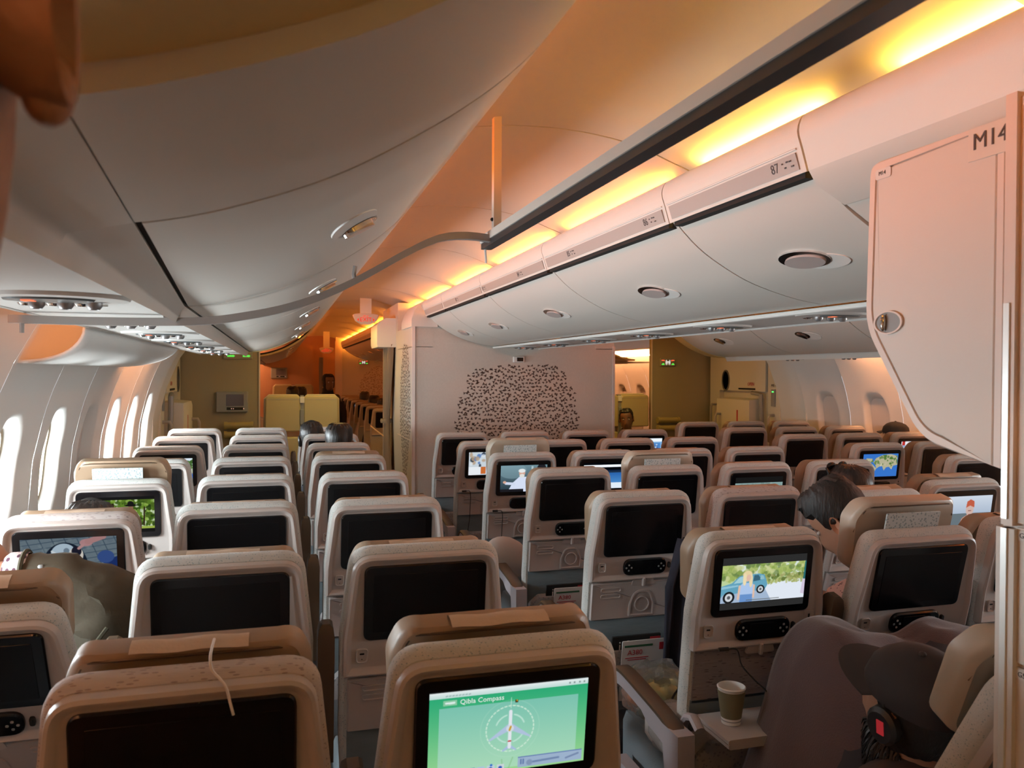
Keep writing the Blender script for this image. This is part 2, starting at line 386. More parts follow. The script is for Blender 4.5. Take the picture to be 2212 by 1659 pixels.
# ================================================================== overhead bins
PL = smooth_prof([(-.27, 1.815), (-.16, 1.828), (-.06, 1.853), (.06, 1.898), (.16, 1.952), (.27, 2.025), (.36, 2.105), (.43, 2.20), (.468, 2.30), (.462, 2.325), (.44, 2.335)], 3)
PC = smooth_prof([(1.93, 1.888), (1.83, 1.900), (1.73, 1.922), (1.62, 1.955), (1.54, 1.99), (1.46, 2.034), (1.40, 2.075), (1.345, 2.125), (1.315, 2.158)], 3)
PLIP = smooth_prof([(1.292, 2.150), (1.275, 2.205), (1.262, 2.25), (1.275, 2.288), (1.30, 2.298), (1.318, 2.288), (1.32, 2.25)], 3)
def prof_pt(P, x):
    for a, b in zip(P, P[1:]):
        if min(a[0], b[0]) <= x <= max(a[0], b[0]) and abs(a[0]-b[0]) > 1e-9:
            t = (x-a[0])/(b[0]-a[0]); d = (Vector(b)-Vector(a)).normalized(); return Vector((x, a[1]+(b[1]-a[1])*t)), d
    return Vector(P[0]), (Vector(P[1])-Vector(P[0])).normalized()
def chop(P, x0, x1, n=18):
    lo, hi = sorted((x0, x1)); pts = [p for p in P if lo < p[0] < hi]
    return [tuple(prof_pt(P, x0)[0])]+pts+[tuple(prof_pt(P, x1)[0])]
def handle_parts(par, P, x, y, s, flip):
    """oval latch on the bin face: pale scoop, chrome rim, paddle"""
    p, d = prof_pt(P, x); t = Vector((d.x, 0, d.y)); u = Vector((0, 1, 0)); nrm = t.cross(u)
    if nrm.z > 0: nrm = -nrm
    if t.z < 0: t = -t
    c = Vector((p.x, y, p.y))
    def oval(a, b, du, dt, e0, e1, sh=0, n=24):
        a, b, du, dt = a*1.22, b*1.15, du*1.2, dt*1.15
        return [[c+u*(du+a*math.cos(2*PI*k/n)+sh*b*math.sin(2*PI*k/n))+t*(dt+b*math.sin(2*PI*k/n))+nrm*e for k in range(n)] for e in (e0, e1)]
    def mk(nm, rings, m, pp=par):
        mb = MB().loft([[tuple(q) for q in r] for r in rings]); return link(nm, mirror(mb) if s else mb, m, pp)
    sc = mk('latch_scoop', oval(.085 if flip else .10, .036 if flip else .05, -.045 if flip else -.03, -.022 if flip else -.014, -.002, .0022, .4), m_white)
    if flip:
        mk('latch_rim', oval(.085, .042, 0, .006, -.002, .006, .35), m_chrome); mk('latch_paddle', oval(.070, .030, .004, -.002, -.002, .010, .35), m_tray)
    else:
        mk('latch_rim', oval(.062, .040, .03, .004, -.002, .004, .35), mat('dark_chrome', (.06, .06, .06), .12, 1)); mk('latch_paddle', oval(.026, .036, .035, 0, -.002, .012, .5), m_chrome)
def overhead_left(y0, y1, s, label, grp, handle=True, x0=None):
    b = tag(empty('overhead_bin', (mir(.0) if s else 0, (y0+y1)/2, 1.82)), label, 'overhead bin', grp)
    inv = Matrix.Translation(-b.location)
    def put(nm, mb, m): 
        if s: mirror(mb)
        return link(nm, mb.tf(inv), m, b)
    e = x0 or (lambda y: -.25)
    GP = .0055; pr = {y: chop(PL, e(y)+(.006 if handle else -.002), .40) for y in (y0+GP, y1-GP)}
    def tilt(prof): return prof
    def shell(A, ya, B, yb, th):
        n = 24
        def res(P):
            P = [Vector(q) for q in P]; L = [0]
            for i in range(1, len(P)): L.append(L[-1]+(P[i]-P[i-1]).length)
            out = []
            for k in range(n+1):
                d = L[-1]*k/n; i = max(j for j in range(len(L)) if L[j] <= d+1e-9); i = min(i, len(P)-2)
                f = (d-L[i])/max(L[i+1]-L[i], 1e-9); out.append(P[i].lerp(P[i+1], f))
            return out
        rings = []
        for P, y in ((A, ya), (B, yb)):
            q = res(P); off = [p+Vector((-.35, 1)).normalized()*th for p in q]
            rings.append([(p.x, y, p.y) for p in q]+[(p.x, y, p.y) for p in off[::-1]])
        return MB().loft(rings)
    put('bin_door', shell(pr[y0+GP], y0+GP, pr[y1-GP], y1-GP, .014), m_bin)
    put('bin_lip', extrude(chop(PL[:-5], .404, .4675)+PL[-6:], .012, y0+.002, y1-.002), m_bin)
    put('bin_inner', extrude(PL[:-7], .03, y0, y1).tf(T(0, 0, .012)), m_gap)
    put('bin_keel', shell([(-.275, 1.772), (-.26, 1.808), (e(y0)-.004, prof_pt(PL, max(-.27, e(y0)))[0].y)], y0, [(-.275, 1.772), (-.26, 1.808), (e(y1)-.004, prof_pt(PL, max(-.27, e(y1)))[0].y)], y1, .02), m_bin)
    if handle:
        par = empty('latch', (0, 0, 0)); bpy.data.objects.remove(par)
        def mk():
            p, d = prof_pt(PL, .17); return p
        h0 = len(bpy.data.objects)
        before = set(bpy.data.objects); handle_parts(b, PL, .17, (y0+y1)/2, s, 0)
        for o in set(bpy.data.objects)-before: o.matrix_basis = inv
    return b
def taper_near(y): return -.15-.10*(y-.67)/1.78 if y < 2.45 else -.25
LB = [.67, 1.15, 2.45, 3.75, 5.05, 6.35, 7.65]
ORD = ['first', 'second', 'third', 'fourth', 'fifth', 'sixth', 'seventh', 'eighth', 'ninth']
for s in (0, 1):
    bank = 'closed-shade windows' if s else 'daylit windows'
    for k in range(len(LB)-1):
        if s and LB[k+1] < 2: continue
        overhead_left(LB[k], LB[k+1], s, ('short blank bin cover over the %s, at the lamp-yellow liner' if k == 0 else 'cream pivot bin over the %s, '+ORD[len(LB)-2-k]+' from the cross-aisle') % bank, 'bins over the '+bank, handle=k > 0, x0=taper_near if (not s) else None)
    for k in range(6):
        overhead_left(10.2+1.25*k, 11.45+1.25*k, s, 'bin over the %s beyond the cross-aisle' % bank, 'far bins over the '+bank)
    # plain liner where the near bins end, and at the far cross-aisle
    for j, (a, b2) in enumerate(((Y0, .655), (7.65, 7.80), (9.95, 10.2))):
        mb = extrude(PL, .02, a, b2).tf(T(0, 0, .018 if j == 0 else -.004)); o = link('trim_%d' % (20+3*s+j), mirror(mb) if s else mb, mat('lamp_yellow_liner', (.74, .57, .26), .5)); struct(o)  # yellow lamplight is put into the liner's base colour
    mb = extrude(PL, .03, .64, .675).tf(T(0, 0, -.004)); struct(link('trim_%d' % (30+s), mirror(mb) if s else mb, m_bin))
CB = [1.775, 2.53, 3.85, 5.15, 6.45, 7.315]
ROWS = {1.895: '87', 2.69: '86', 3.5: '85', 4.31: '84', 5.12: '83', 5.94: '82'}
def overhead_mid(y0, y1, s, label, grp, full=True):
    b = tag(empty('overhead_bin', (mir(1.6) if s else 1.6, (y0+y1)/2, 1.89)), label, 'overhead bin', grp); inv = Matrix.Translation(-b.location)
    def put(nm, mb, m):
        if s: mirror(mb)
        return link(nm, mb.tf(inv), m, b)
    put('bin_door', extrude(PC, -.014, y0+.004, y1-.004), m_bin)
    put('bin_lip', extrude(PLIP, -.012, y0+.003, y1-.003), m_bin)
    put('bin_inner', extrude(PC, -.03, y0, y1).tf(T(.008, 0, .016)), m_gap)
    put('shadow_gap', MB().box((1.30, y0+.02, 2.138), (1.33, y1-.02, 2.16)), m_gap)
    # label strip set on the lip face
    a, c = Vector((1.2885, 2.160)), Vector((1.2742, 2.202))
    put('label_strip', extrude([tuple(a), tuple(c)], .003, y0+.025, y1-.03), m_strip)
    put('strip_bead', MB().tube([(1.2715, y0+.02, 2.21), (1.2715, y1-.02, 2.21)], .003, 6), m_white)
    if full:
        ang = math.atan2(c.x-a.x, c.y-a.y)
        for yy, tx in ROWS.items():
            if y0 < yy < y1 and not s:
                M = inv @ T(1.2775, yy, 2.181) @ Matrix.Rotation(ang, 4, 'Y') @ FACE_L
                text('row_number', tx, .036, m_ink, b, M)
                mb = MB()
                for i, (dy, dz) in enumerate(((-.030, .006), (-.040, -.006), (-.052, .007), (-.066, .006), (-.072, -.008))):
                    mb.box((-.0005, dy-.008, dz-.0025), (.0005, dy-.003+.0015*i, dz+.0015))
                link('seat_letters', mb.tf(T(1.2765, yy, 2.181) @ Matrix.Rotation(ang, 4, 'Y')).tf(inv), m_ink, b)
    before = set(bpy.data.objects); handle_parts(b, PC, 1.55, (y0+y1)/2-.02, s, 1)
    for o in set(bpy.data.objects)-before: o.matrix_basis = inv
    return b
for s in (0, 1):
    side = 'far side of the middle bank' if s else 'middle bank, latch towards the daylit side'
    for k in range(len(CB)-1):
        overhead_mid(CB[k], CB[k+1], s, 'white bin over the %s, %s from the tree bulkhead' % (side, ORD[len(CB)-2-k]), 'bins over the middle bank %d' % s)
    for k in range(6):
        overhead_mid(9.9+1.24*k, 11.14+1.24*k, s, 'white bin over the %s, beyond the cross-aisle' % ('middle bank' if not s else 'middle bank far side'), 'far middle bins %d' % s, False)
    # fairing of the bin line beside the stowage monument
    mb = extrude(PLIP, -.012, Y0, 1.77); mb2 = extrude([(1.40, 2.07), (1.315, 2.115), (1.292, 2.150)], -.012, Y0, 1.77); mb.add(mb2.v, mb2.f)
    mb3 = extrude([(1.95, 2.16), (1.7, 2.13), (1.40, 2.07)], -.012, Y0, 1.77); mb.add(mb3.v, mb3.f)
    mb4 = extrude(PC+[(1.30, 2.29)], -.012, 1.55, 1.772); 
    struct(link('trim_%d' % (40+s), mirror(mb) if s else mb, m_bin))
    mb5 = MB().loft([[(x, y, z) for x, z in [(1.93, 1.888), (1.73, 1.922), (1.54, 1.99), (1.40, 2.075), (1.33, 2.14), (1.5, 2.14), (1.93, 2.14)]] for y in (1.42, 1.77)])
    struct(link('trim_%d' % (42+s), mirror(mb5) if s else mb5, m_bin))
    for a, b2 in ((7.33, 9.9),):
        mb = extrude(PLIP, -.012, a, b2); struct(link('trim_%d' % (44+s), mirror(mb) if s else mb, m_bin))
# ================================================================== service channels
def channel(name, x0, x1, z, y0, y1, m=m_psu):
    mb = MB().box((x0, y0, z), (x1, y1, z+.012))
    for xx in (x0, x1): mb.tube([(xx, y0, z+.004), (xx, y1, z+.004)], .008, 8)
    return struct(link(name, mb, m))
ZL_P, ZC_P = 1.792, 1.872
for s in (0, 1):
    a, b = (-.655, -.278) if not s else (mir(-.278), mir(-.655))
    channel('trim_%d' % (50+s), a, b, ZL_P, Y0, 7.6); channel('trim_%d' % (52+s), a, b, ZL_P, 10.2, 17)
    mb = MB().tube([(-.283, Y0, ZL_P+.006), (-.283, 7.6, ZL_P+.006)], .013, 8); struct(link('trim_%d' % (54+s), mirror(mb) if s else mb, m_arm))
channel('trim_56', 1.945, mir(1.945), ZC_P, 1.42, 7.42); channel('trim_57', 1.945, mir(1.945), ZC_P, 9.9, 17)
for k, xx in enumerate((1.935, mir(1.935))):
    struct(link('trim_%d' % (58+k), MB().tube([(xx, 1.42, ZC_P+.002), (xx, 7.42, ZC_P+.002)], .010, 8), m_white))
# oval service units with no-smoking signs, nozzles, lamps
def psu_meshes():
    n = 32
    def ov(a, b, z, off=0): return [(a*math.cos(2*PI*k/n), b*math.sin(2*PI*k/n)+off, z) for k in range(n)]
    body = MB().loft([ov(.150, .125, 0), ov(.145, .120, -.008), ov(.12, .095, -.010)])
    disp = MB().loft([ov(.088, .050, -.008, -.045), ov(.084, .046, -.014, -.045)])
    sign = MB()
    for k in range(2):
        q = MB().box((-.014, -.0035, -.0005), (.014, .0035, .0005)).tf(Matrix.Rotation(PI/4*(1-2*k), 4, 'Z')); sign.add(q.v, q.f)
    sign.box((-.010, -.020, -.0005), (.010, -.013, .0005)); sign.tf(T(-.038, -.045, -.0152))
    noz = MB().lathe([(.017, 0), (.017, -.012), (.011, -.020), (.007, -.014), (.0, -.014)], 12)
    lamp = MB().lathe([(.018, 0), (.018, -.006), (.014, -.010), (.012, -.004), (0, -.004)], 12)
    btn = MB().box((-.009, -.004, -.014), (.009, .004, -.008))
    return [recalc(q.mesh('m')) for q in (body, disp, sign, noz, lamp, btn)]
PSU = psu_meshes(); m_sign = emat('no_smoking_light', (1, .22, .10), 3.0); m_psud = mat('psu_sign_glass', (.10, .115, .12), .25); m_spot = emat('reading_light', (.9, 1, .95), 30)
def psu(x, y, z, label, grp, lit=False):
    o = tag(empty('service_unit', (x, y, z)), label, 'service unit', grp)
    link('housing', PSU[0], m_psu, o); d = link('sign_glass', PSU[1], m_psud, o); link('sign', PSU[2], m_sign, d)
    for k in (-1, 0, 1):
        link('air_nozzle', PSU[3], m_metal, o, T(.056*k+.014, .028, -.006))
        link('reading_lamp', PSU[4], m_spot if (lit and k == -1) else m_chrome, o, T(.056*k-.014, .062, -.006))
        link('call_button', PSU[5], m_white, o, T(.056*k+.02, .095, 0))
for k in range(7):
    y = 1.92+.805*k
    psu(-.455, y, ZL_P, 'oval service unit over the daylit window seats, %s from the door' % ORD[6-k], 'service units, daylit side')
    psu(mir(-.455), y, ZL_P, 'oval service unit over the closed-shade window seats, %s from the door' % ORD[6-k], 'service units, closed-shade side')
for k in range(6):
    y = 2.72+.825*k
    psu(2.10, y, ZC_P, 'oval service unit over the middle bank%s' % (' with its reading lamp lit' if k == 0 else ', %s from the bulkhead' % ORD[5-k]), 'service units, middle bank', lit=k == 0)
# ================================================================== bulkhead with tree print
BY = 7.32
bk = struct(empty('wall_bulkhead'))
link('bulkhead_board', MB().box((1.175, BY, 0), (3.15, BY+.95, 1.875)).box((1.175, BY, 1.87), (1.36, BY+.95, 2.06)).box((2.96, BY, 1.87), (3.15, BY+.95, 2.06)), m_bulk, bk)
link('bulkhead_upper', MB().box((1.36, BY+.002, 1.86), (2.96, BY+.95, 2.3)), m_bulk, bk)
link('corner_post', MB().loft([[(1.168, BY-.006, z), (1.195, BY-.012, z), (1.195, BY+.02, z), (1.168, BY+.02, z)] for z in (0, 2.06)]), m_edge, bk)
link('corner_post', MB().box((3.135, BY-.008, 0), (3.158, BY+.02, 1.9)), m_edge, bk)
link('cap_fairing', MB().loft([[(1.16+i, BY-.02+i, z), (1.40, BY-.02+i, z), (1.40, BY+.6, z), (1.16+i, BY+.6, z)] for z, i in ((2.055, 0), (2.12, 0), (2.20, .03), (2.26, .08))]), m_white, bk)
link('dado_line', MB().box((1.171, BY+.02, 1.005), (1.176, BY+.95, 1.012)), m_edge, bk)
def leaves(inside, x0, x1, z0, z1, step, put, seed, dens=1):
    """small three-cornered leaf prints scattered on a jittered grid where inside(x, z)"""
    r = random.Random(seed); mb = MB(); nx = int((x1-x0)/step); nz = int((z1-z0)/step)
    for i in range(nx):
        for j in range(nz):
            x = x0+(i+.5+.5*(j % 2)+r.uniform(-.34, .34))*step; z = z0+(j+.5+r.uniform(-.38, .38))*step
            if not inside(x, z) or r.random() > dens: continue
            a = r.uniform(0, 2*PI); L = step*r.uniform(.52, .66); pts = []
            for k in range(3):
                q = a+k*2*PI/3+r.uniform(-.4, .4); rr = L*(1.12 if k == 0 else .85); pts.append((x+rr*math.cos(q), z+rr*math.sin(q)*.82))
            mb.add([put(*p) for p in pts], [(0, 1, 2)])
    return mb
blobs = [(2.15, 1.40, .30), (1.86, 1.50, .20), (2.45, 1.52, .22), (1.90, 1.28, .30), (2.50, 1.25, .26), (2.12, 1.55, .165), (2.32, 1.58, .13), (1.72, 1.16, .16), (2.64, 1.15, .16), (2.18, 1.05, .45), (1.98, 1.60, .11), (2.60, 1.40, .15), (1.72, 1.33, .13)]
def tree(x, z): return any((x-a)**2+(z-b)**2 < c*c for a, b, c in blobs) and not (z < .9 and abs(x-2.17) > .3)
lv = link('tree_print', leaves(tree, 1.45, 2.9, .60, 1.75, .0330, lambda x, z: (x, BY-.0008, z), 3), m_leaf, bk); lv['kind'] = 'stuff'
def tree2(y, z):
    u = (y-BY-.45); return abs(u) < (.34 if z > 1.02 else .28)*math.sin(PI*min(1, max(0, (z-.55)/1.45)))**.6 and z < 1.92
lv = link('tree_print', leaves(tree2, BY+.05, BY+.9, .5, 1.95, .03, lambda x, z: (1.1742, x, z), 4), m_leaf, bk); lv['kind'] = 'stuff'
d = link('wall_display', plate(rrect(.105, .055, .008, 2.175, 1.765), BY-.03, BY, .004), m_white); tag(d, 'small white display box above the tree print on the bulkhead', 'display')
link('display_glass', plate(rrect(.062, .036, .003, 2.185, 1.765), BY-.033, BY-.028), m_dark, d)
# far bulkhead with faint tree
fk = struct(empty('wall_far_bulkhead'))
link('bulkhead_board', MB().box((1.17, 17.5, 0), (3.15, 17.6, 2.4)), m_bulk, fk)
link('corner_post', MB().box((1.16, 17.47, 0), (1.30, 17.6, 2.3)), m_edge, fk)
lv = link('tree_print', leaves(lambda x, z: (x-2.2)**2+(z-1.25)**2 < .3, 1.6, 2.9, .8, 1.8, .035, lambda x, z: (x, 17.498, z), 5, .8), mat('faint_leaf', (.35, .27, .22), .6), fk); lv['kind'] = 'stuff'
# ================================================================== stowage monument M14
mn = struct(empty('wall_monument', (1.15, 1.06, 0)))
iv = T(-1.15, -1.06, 0)
XM = 1.15
def mput(nm, mb, m): return link(nm, mb.tf(iv), m, mn, None, 12)
mput('monument_body', MB().box((XM, -.6, 0), (3.1, 1.055, 2.07)), m_mon)
# overhanging stowage: side outline (y, z)
out = rpoly([(1.055, 2.058), (1.375, 2.058), (1.385, 1.73), (1.235, 1.512), (1.055, 1.478)], [0, .028, .14, .12, 0], 7)
mput('stowage_box', MB().loft([[(x, y, z) for y, z in out] for x in (XM+.012, XM+1.0)]), m_mon)
mput('stowage_edge', MB().loft([[(XM+.012, y, z) for y, z in out], [(XM+.002, y, z) for y, z in out], [(XM-.004, y, z) for y, z in inset(out, .004)], [(XM-.004, y, z) for y, z in inset(out, .018)], [(XM+.004, y, z) for y, z in inset(out, .020)]], True, True), m_edge)
mput('stowage_door', MB().loft([[(XM+.006, y, z) for y, z in inset(out, .020)], [(XM-.002, y, z) for y, z in inset(out, .021)], [(XM-.0035, y, z) for y, z in inset(out, .023)]]), m_mon)
mput('door_jamb', MB().box((XM-.014, 1.026, 1.39), (XM+.01, 1.047, 2.088)), m_edge)
mput('bright_jamb', MB().box((XM-.017, 1.034, .1), (XM+.0, 1.045, 1.385)).box((XM-.017, 1.034, 1.40), (XM, 1.045, 1.75)), m_alu)
mput('lower_jamb', MB().box((XM-.014, 1.022, 0), (XM+.01, 1.056, 1.385)), m_mon)
for z0_, z1_ in ((1.395, 2.08), (1.17, 1.388), (0, 1.163)):
    mput('monument_panel', MB().box((XM-.006, -.55, z0_), (XM+.01, 1.026, z1_)), m_mon)
lock = MB().loft([[(XM-.004-e, 1.316+.0345*sc*math.cos(2*PI*k/28), 1.735+.0205*sc*math.sin(2*PI*k/28)) for k in range(28)] for e, sc in ((0, 1.12), (.004, 1.12), (.004, .98), (.0005, .95))], False, True); mput('lock_ring', lock, m_edge)
mput('lock_plate', MB().loft([[(XM-.0052-e, 1.316+.032*math.cos(2*PI*k/28), 1.735+.0190*math.sin(2*PI*k/28)) for k in range(28)] for e in (0, .0006)]), m_grey)
mput('lock_knob', MB().ell((XM-.010, 1.325, 1.735), (.006, .0052, .017)), m_chrome)
text('lettering', 'M14', .040, m_ink, mn, iv @ T(XM-.0062, 1.085, 2.030) @ FACE_L)
mput('name_plate', MB().box((XM-.0052, 1.054, 2.000), (XM-.004, 1.130, 2.056)), mat('name_plate', (.68, .62, .56), .5))
mput('small_label', MB().loft([[(XM-.0045-e, y, z) for y, z in rrect(.042, .020, .005, 1.335, 2.030)] for e in (0, .0008)]), m_paper)
text('lettering', 'M14', .011, m_ink, mn, iv @ T(XM-.0058, 1.337, 2.031) @ FACE_L)
for z in (1.376, 1.153, 2.072):
    mput('small_label', MB().loft([[(XM-.0065-e, y, zz) for y, zz in rrect(.055, .016, .004, .995, z)] for e in (0, .0008)]), m_paper)
    text('lettering', 'G5M2-01', .012, m_ink, mn, iv @ T(XM-.0078, .995, z) @ FACE_L)
# ================================================================== curtain at the cross-aisle, header box, grab bar
h = tag(empty('aisle_curtain', (1.10, 8.6, 0)), 'brown curtain tied back beside the tree bulkhead', 'curtain'); iv2 = T(-1.10, -8.6, 0)
link('curtain_header', MB().loft([[(.99+i, 8.42, z), (1.19, 8.42, z), (1.19, 9.0, z), (.99+i, 9.0, z)] for z, i in ((1.90, 0), (1.93, -.01), (2.12, -.01), (2.16, .02), (2.2, .08))]).tf(iv2), m_white, h)
def curtain(cx, cy, w0, ztie, z0, z1, n=40, m=26, amp=.022):
    rings = []
    for j in range(m+1):
        z = z0+(z1-z0)*j/m; k = .42+.58*min(1, abs(z-ztie)/.9)**.8; rings.append([(cx+amp*(.4+k)*math.sin(i*1.35)+.01*math.sin(i*.5+z*4), cy+w0*k*(i/n-.5)+(1-k)*.12, z) for i in range(n+1)])
    v = MB().loft(rings, False, False, closed=False); return v
link('cloth', curtain(1.115, 8.60, .40, 1.12, .05, 1.93).tf(iv2), m_curt, h)
link('tie_band', MB().tube([(1.115+.055*math.cos(a), 8.70+.10*math.sin(a), 1.12) for a in [2*PI*k/16 for k in range(17)]], .012, 6, flat=2).tf(iv2), m_curt, h)
p = struct(link('trim_70', MB().box((1.175, 8.27, 0), (2.0, 9.5, 2.35)), m_bulk))
g = tag(link('bassinet_bar', MB().tube([(1.03, 9.45, 1.02), (1.05, 9.40, 1.0), (1.17, 9.3, .90)], .008, 8), mat('orange_bar', (.75, .42, .22), .4)), 'slim pale bar jutting from the curtained wall', 'bar')
hd = tag(empty('far_curtain', (1.0, 17.2, 0)), 'narrow grey curtain by the far standing woman', 'curtain')
link('cloth', curtain(.86, 17.4, .3, 1.0, .0, 1.95, 24, 14).tf(T(-1.0, -17.2, 0)), mat('grey_curtain', (.22, .19, .18), .9), hd)
# ================================================================== jump seats
def jump(x, y, label, sc=1):
    j = tag(empty('jump_seat', (x, y, 0)), label, 'jump seat')
    for k in (-1, 1):
        b = plate(rpoly([(-.19, .98), (.19, .98), (.185, 1.372), (-.185, 1.372)], [.02, .02, .045, .045], 5), -.04, .05, .012).tf(T(.205*k, 0, 0)); link('backrest', b, m_jump, j)
        link('seam_band', plate(rrect(.36, .004, .001, .205*k, 1.335), -.0425, -.035, .001), m_tray, j)
        link('back_edge', MB().tube([(.205*k+px, .055, pz) for px, pz in [(-.197, .98), (-.192, 1.34), (-.15, 1.378), (.15, 1.378), (.192, 1.34), (.197, .98)]], .012, 8), mat('cream_vinyl', (.62, .56, .40), .5), j)
        link('folded_seat', plate(rrect(.37, .36, .03, .205*k, .74), -.05, .06, .015), m_jump, j)
    link('centre_post', MB().box((-.018, -.03, .55), (.018, .05, 1.38)), m_grey, j)
    link('harness_box', plate(rrect(.05, .07, .008, 0, 1.33), -.05, -.02, .004), m_paper, j)
    link('handset_cradle', plate(rrect(.045, .17, .012, 0, 1.14), -.055, -.02, .006), m_grey, j)
    link('coiled_cord', MB().tube([(.03+.014*math.cos(t*1.7), -.06+.014*math.sin(t*1.7), 1.05-.007*t) for t in range(75)], .004, 5), m_gap, j)
    link('plinth', MB().box((-.40, 0, 0), (.40, .12, .6)), m_part, j)
    return j
jump(.255, WY-.02, 'yellow double crew jump seat beside the monitor partition'); jump(mir(.255), WY-.02, 'yellow double crew jump seat behind the seated crew member')
o = jump(.30, 17.45, 'orange-lit double jump seat far beyond the cross-aisle')
# wall monitors
def wmon(x, y, z, label):
    o = tag(link('wall_monitor', plate(rrect(.33, .225, .015, 0, 0), -.05, 0, .01), m_grey), label, 'monitor'); o.location = (x, y, z)
    link('monitor_glass', plate(rrect(.18, .125, .006, .03, .02), -.055, -.045), mat('violet_glass', (.10, .09, .12), .2), o)
    link('button_row', plate(rrect(.17, .03, .003, .03, -.072), -.053, -.045), m_gap, o)
    for k, dx in enumerate((-.035, -.015, .09)): link('pilot_lamp', plate(rrect(.009, .009, .004, .03+dx, -.072), -.055, -.05, .001), emat('pilot_glow', (1, .55, .4), 2), o)
    return o
wmon(-.48, WY, 1.31, 'grey monitor box on the olive partition by the door'); wmon(.02, 17.6, 1.62, 'small grey monitor on the far orange wall')
# exit signs
def exit_sign(x, y, z, label, col, st):
    e = tag(empty('exit_sign', (x, y, z)), label, 'exit sign')
    poly = rpoly([(-.145, .05), (-.11, -.02), (-.05, -.055), (.05, -.055), (.11, -.02), (.145, .05), (.08, .062), (-.08, .062)], .02, 4)
    b = link('sign_body', plate(poly, -.02, .02, .006), mat('sign_white', (.75, .68, .64), .4), e)
    link('bracket', MB().box((-.06, -.012, .055), (.06, .012, 2.44-z)), m_white, e)
    text('lettering', 'EXIT', .062, emat(col[0], col[1], st), b, T(0, -.0205, -.005) @ FACE_AFT)
    mb = MB()
    for k in (-1, 1): mb.add([(k*.092, -.0208, -.005), (k*.076, -.0208, .012), (k*.076, -.0208, -.022)], [(0, 1, 2)])
    link('arrow', mb, emat(col[0], col[1], st), b); text('lettering', '\u0645\u062e\u0631\u062c', .03, emat(col[0], col[1], st), b, T(0, -.0205, .038) @ FACE_AFT)
exit_sign(.90, 8.77, 2.205, 'red EXIT sign hanging in the aisle by the curtain', ('exit_red', (.9, .03, .02)), 2.6)
exit_sign(.90, 16.1, 2.06, 'small EXIT sign hanging far along the aisle', ('exit_red', (.9, .03, .02)), 2.6)
def lav_sign(x, y, z, label):
    e = tag(link('lavatory_sign', plate(rrect(.21, .10, .008), -.02, 0, .004), mat('sign_frame', (.34, .31, .22), .5)), label, 'sign'); e.location = (x, y, z)
    red, grn, wht = emat('sign_red', (1, .12, .05), 2.5), emat('sign_green', (.15, 1, .1), 2.0), emat('sign_pale', (1, 1, .9), 2.2)
    for k in (-1, 1):
        link('red_arrow', MB().box((k*.068-.02, -.0215, .017), (k*.068+.02, -.021, .029)).box((k*.05-.005, -.0215, .012), (k*.05+.005, -.021, .02)), red, e)
        link('green_arrow', MB().box((k*.068-.02, -.0215, -.034), (k*.068+.02, -.021, -.022)).box((k*.068-.008, -.0215, -.024), (k*.068+.012, -.021, -.014)), grn, e)
        mb = MB().box((k*.024-.007, -.0215, -.02), (k*.024+.007, -.021, .014)).box((k*.024-.005, -.0215, .017), (k*.024+.005, -.021, .027)).box((k*.024-.004, -.0215, -.034), (k*.024+.004, -.021, -.02)); link('figure', mb, wht, e)
    link('figure', MB().box((-.008, -.0215, -.006), (.008, -.021, .012)).box((-.003, -.0215, -.03), (.003, -.021, -.006)), wht, e)
lav_sign(mir(-.415)+.0, WY, 1.785, 'lit lavatory sign on the olive partition by the exit door'); lav_sign(1.75, 17.49, 1.86, 'tiny lit lavatory sign on the far bulkhead')
g = tag(link('exit_plate', plate(rrect(.30, .11, .01), -.02, 0, .004), mat('sign_frame', (.34, .31, .22), .5)), 'green arrow plate high on the monitor partition', 'sign'); g.location = (-.42, WY, 1.83)
for k in (-1, 1): link('green_arrow', MB().box((k*.08-.03, -.0215, -.03), (k*.08+.03, -.021, -.012)).add([(k*.08+.03, -.0215, -.006), (k*.08+.05, -.0215, -.02), (k*.08+.03, -.0215, -.036)], [(0, 1, 2)]), emat('sign_green', (.15, 1, .1), 2.0), g)
# ================================================================== curtain track under the bins
XR = .645
tr = tag(empty('curtain_track', (XR, 2.45, 2.05)), 'grey curtain track curving from the aisle to the daylit sidewall', 'curtain track'); iv3 = T(-XR, -2.45, -2.05)
rp = smooth_prof([(XR, 2.052), (.56, 2.058), (.47, 2.045), (.37, 1.995), (.27, 1.935), (.18, 1.885), (.09, 1.845), (0, 1.815), (-.10, 1.793), (-.2, 1.778), (-.36, 1.772), (-.54, 1.771), (-.69, 1.773)], 3)
link('curved_track', MB().loft([[(x, 2.45+dy, z+dz) for dy, dz in ((-.012, -.012), (.012, -.012), (.012, .010), (-.012, .010))] for x, z in rp]).tf(iv3), m_rail, tr)
link('straight_track', MB().box((XR-.016, -.8, 2.052), (XR+.020, 2.56, 2.076)).tf(iv3), m_ceil, tr)
link('track_slot', MB().box((XR-.012, -.8, 2.034), (XR+.022, 2.56, 2.052)).tf(iv3), mat('black_slot', (.02, .022, .025), .4), tr)
link('strut', MB().box((XR-.012, 2.40, 2.08), (XR+.012, 2.425, 2.43)).tf(iv3), m_ceil, tr)
link('bolt', MB().ell((XR-.014, 2.412, 2.105), (.006, .006, .006), 8, 6).tf(iv3), m_gap, tr)
link('pull_cord', MB().tube([(XR, 2.555, 2.04), (XR+.004, 2.556, 1.99)], .004, 6).tf(iv3), m_paper, tr)
for xb, zb in ((-.30, 1.79), (.22, 1.92)): link('hanger', MB().tube([(xb, 2.45, zb+.03), (xb-.004, 2.45, zb+.005), (xb, 2.45, zb-.018)], .007, 6).tf(iv3), m_rail, tr)
link('hanger', MB().tube([(-.66, 2.45, 1.772), (-.66, 2.45, 1.735)], .006, 6).tf(iv3), m_rail, tr)
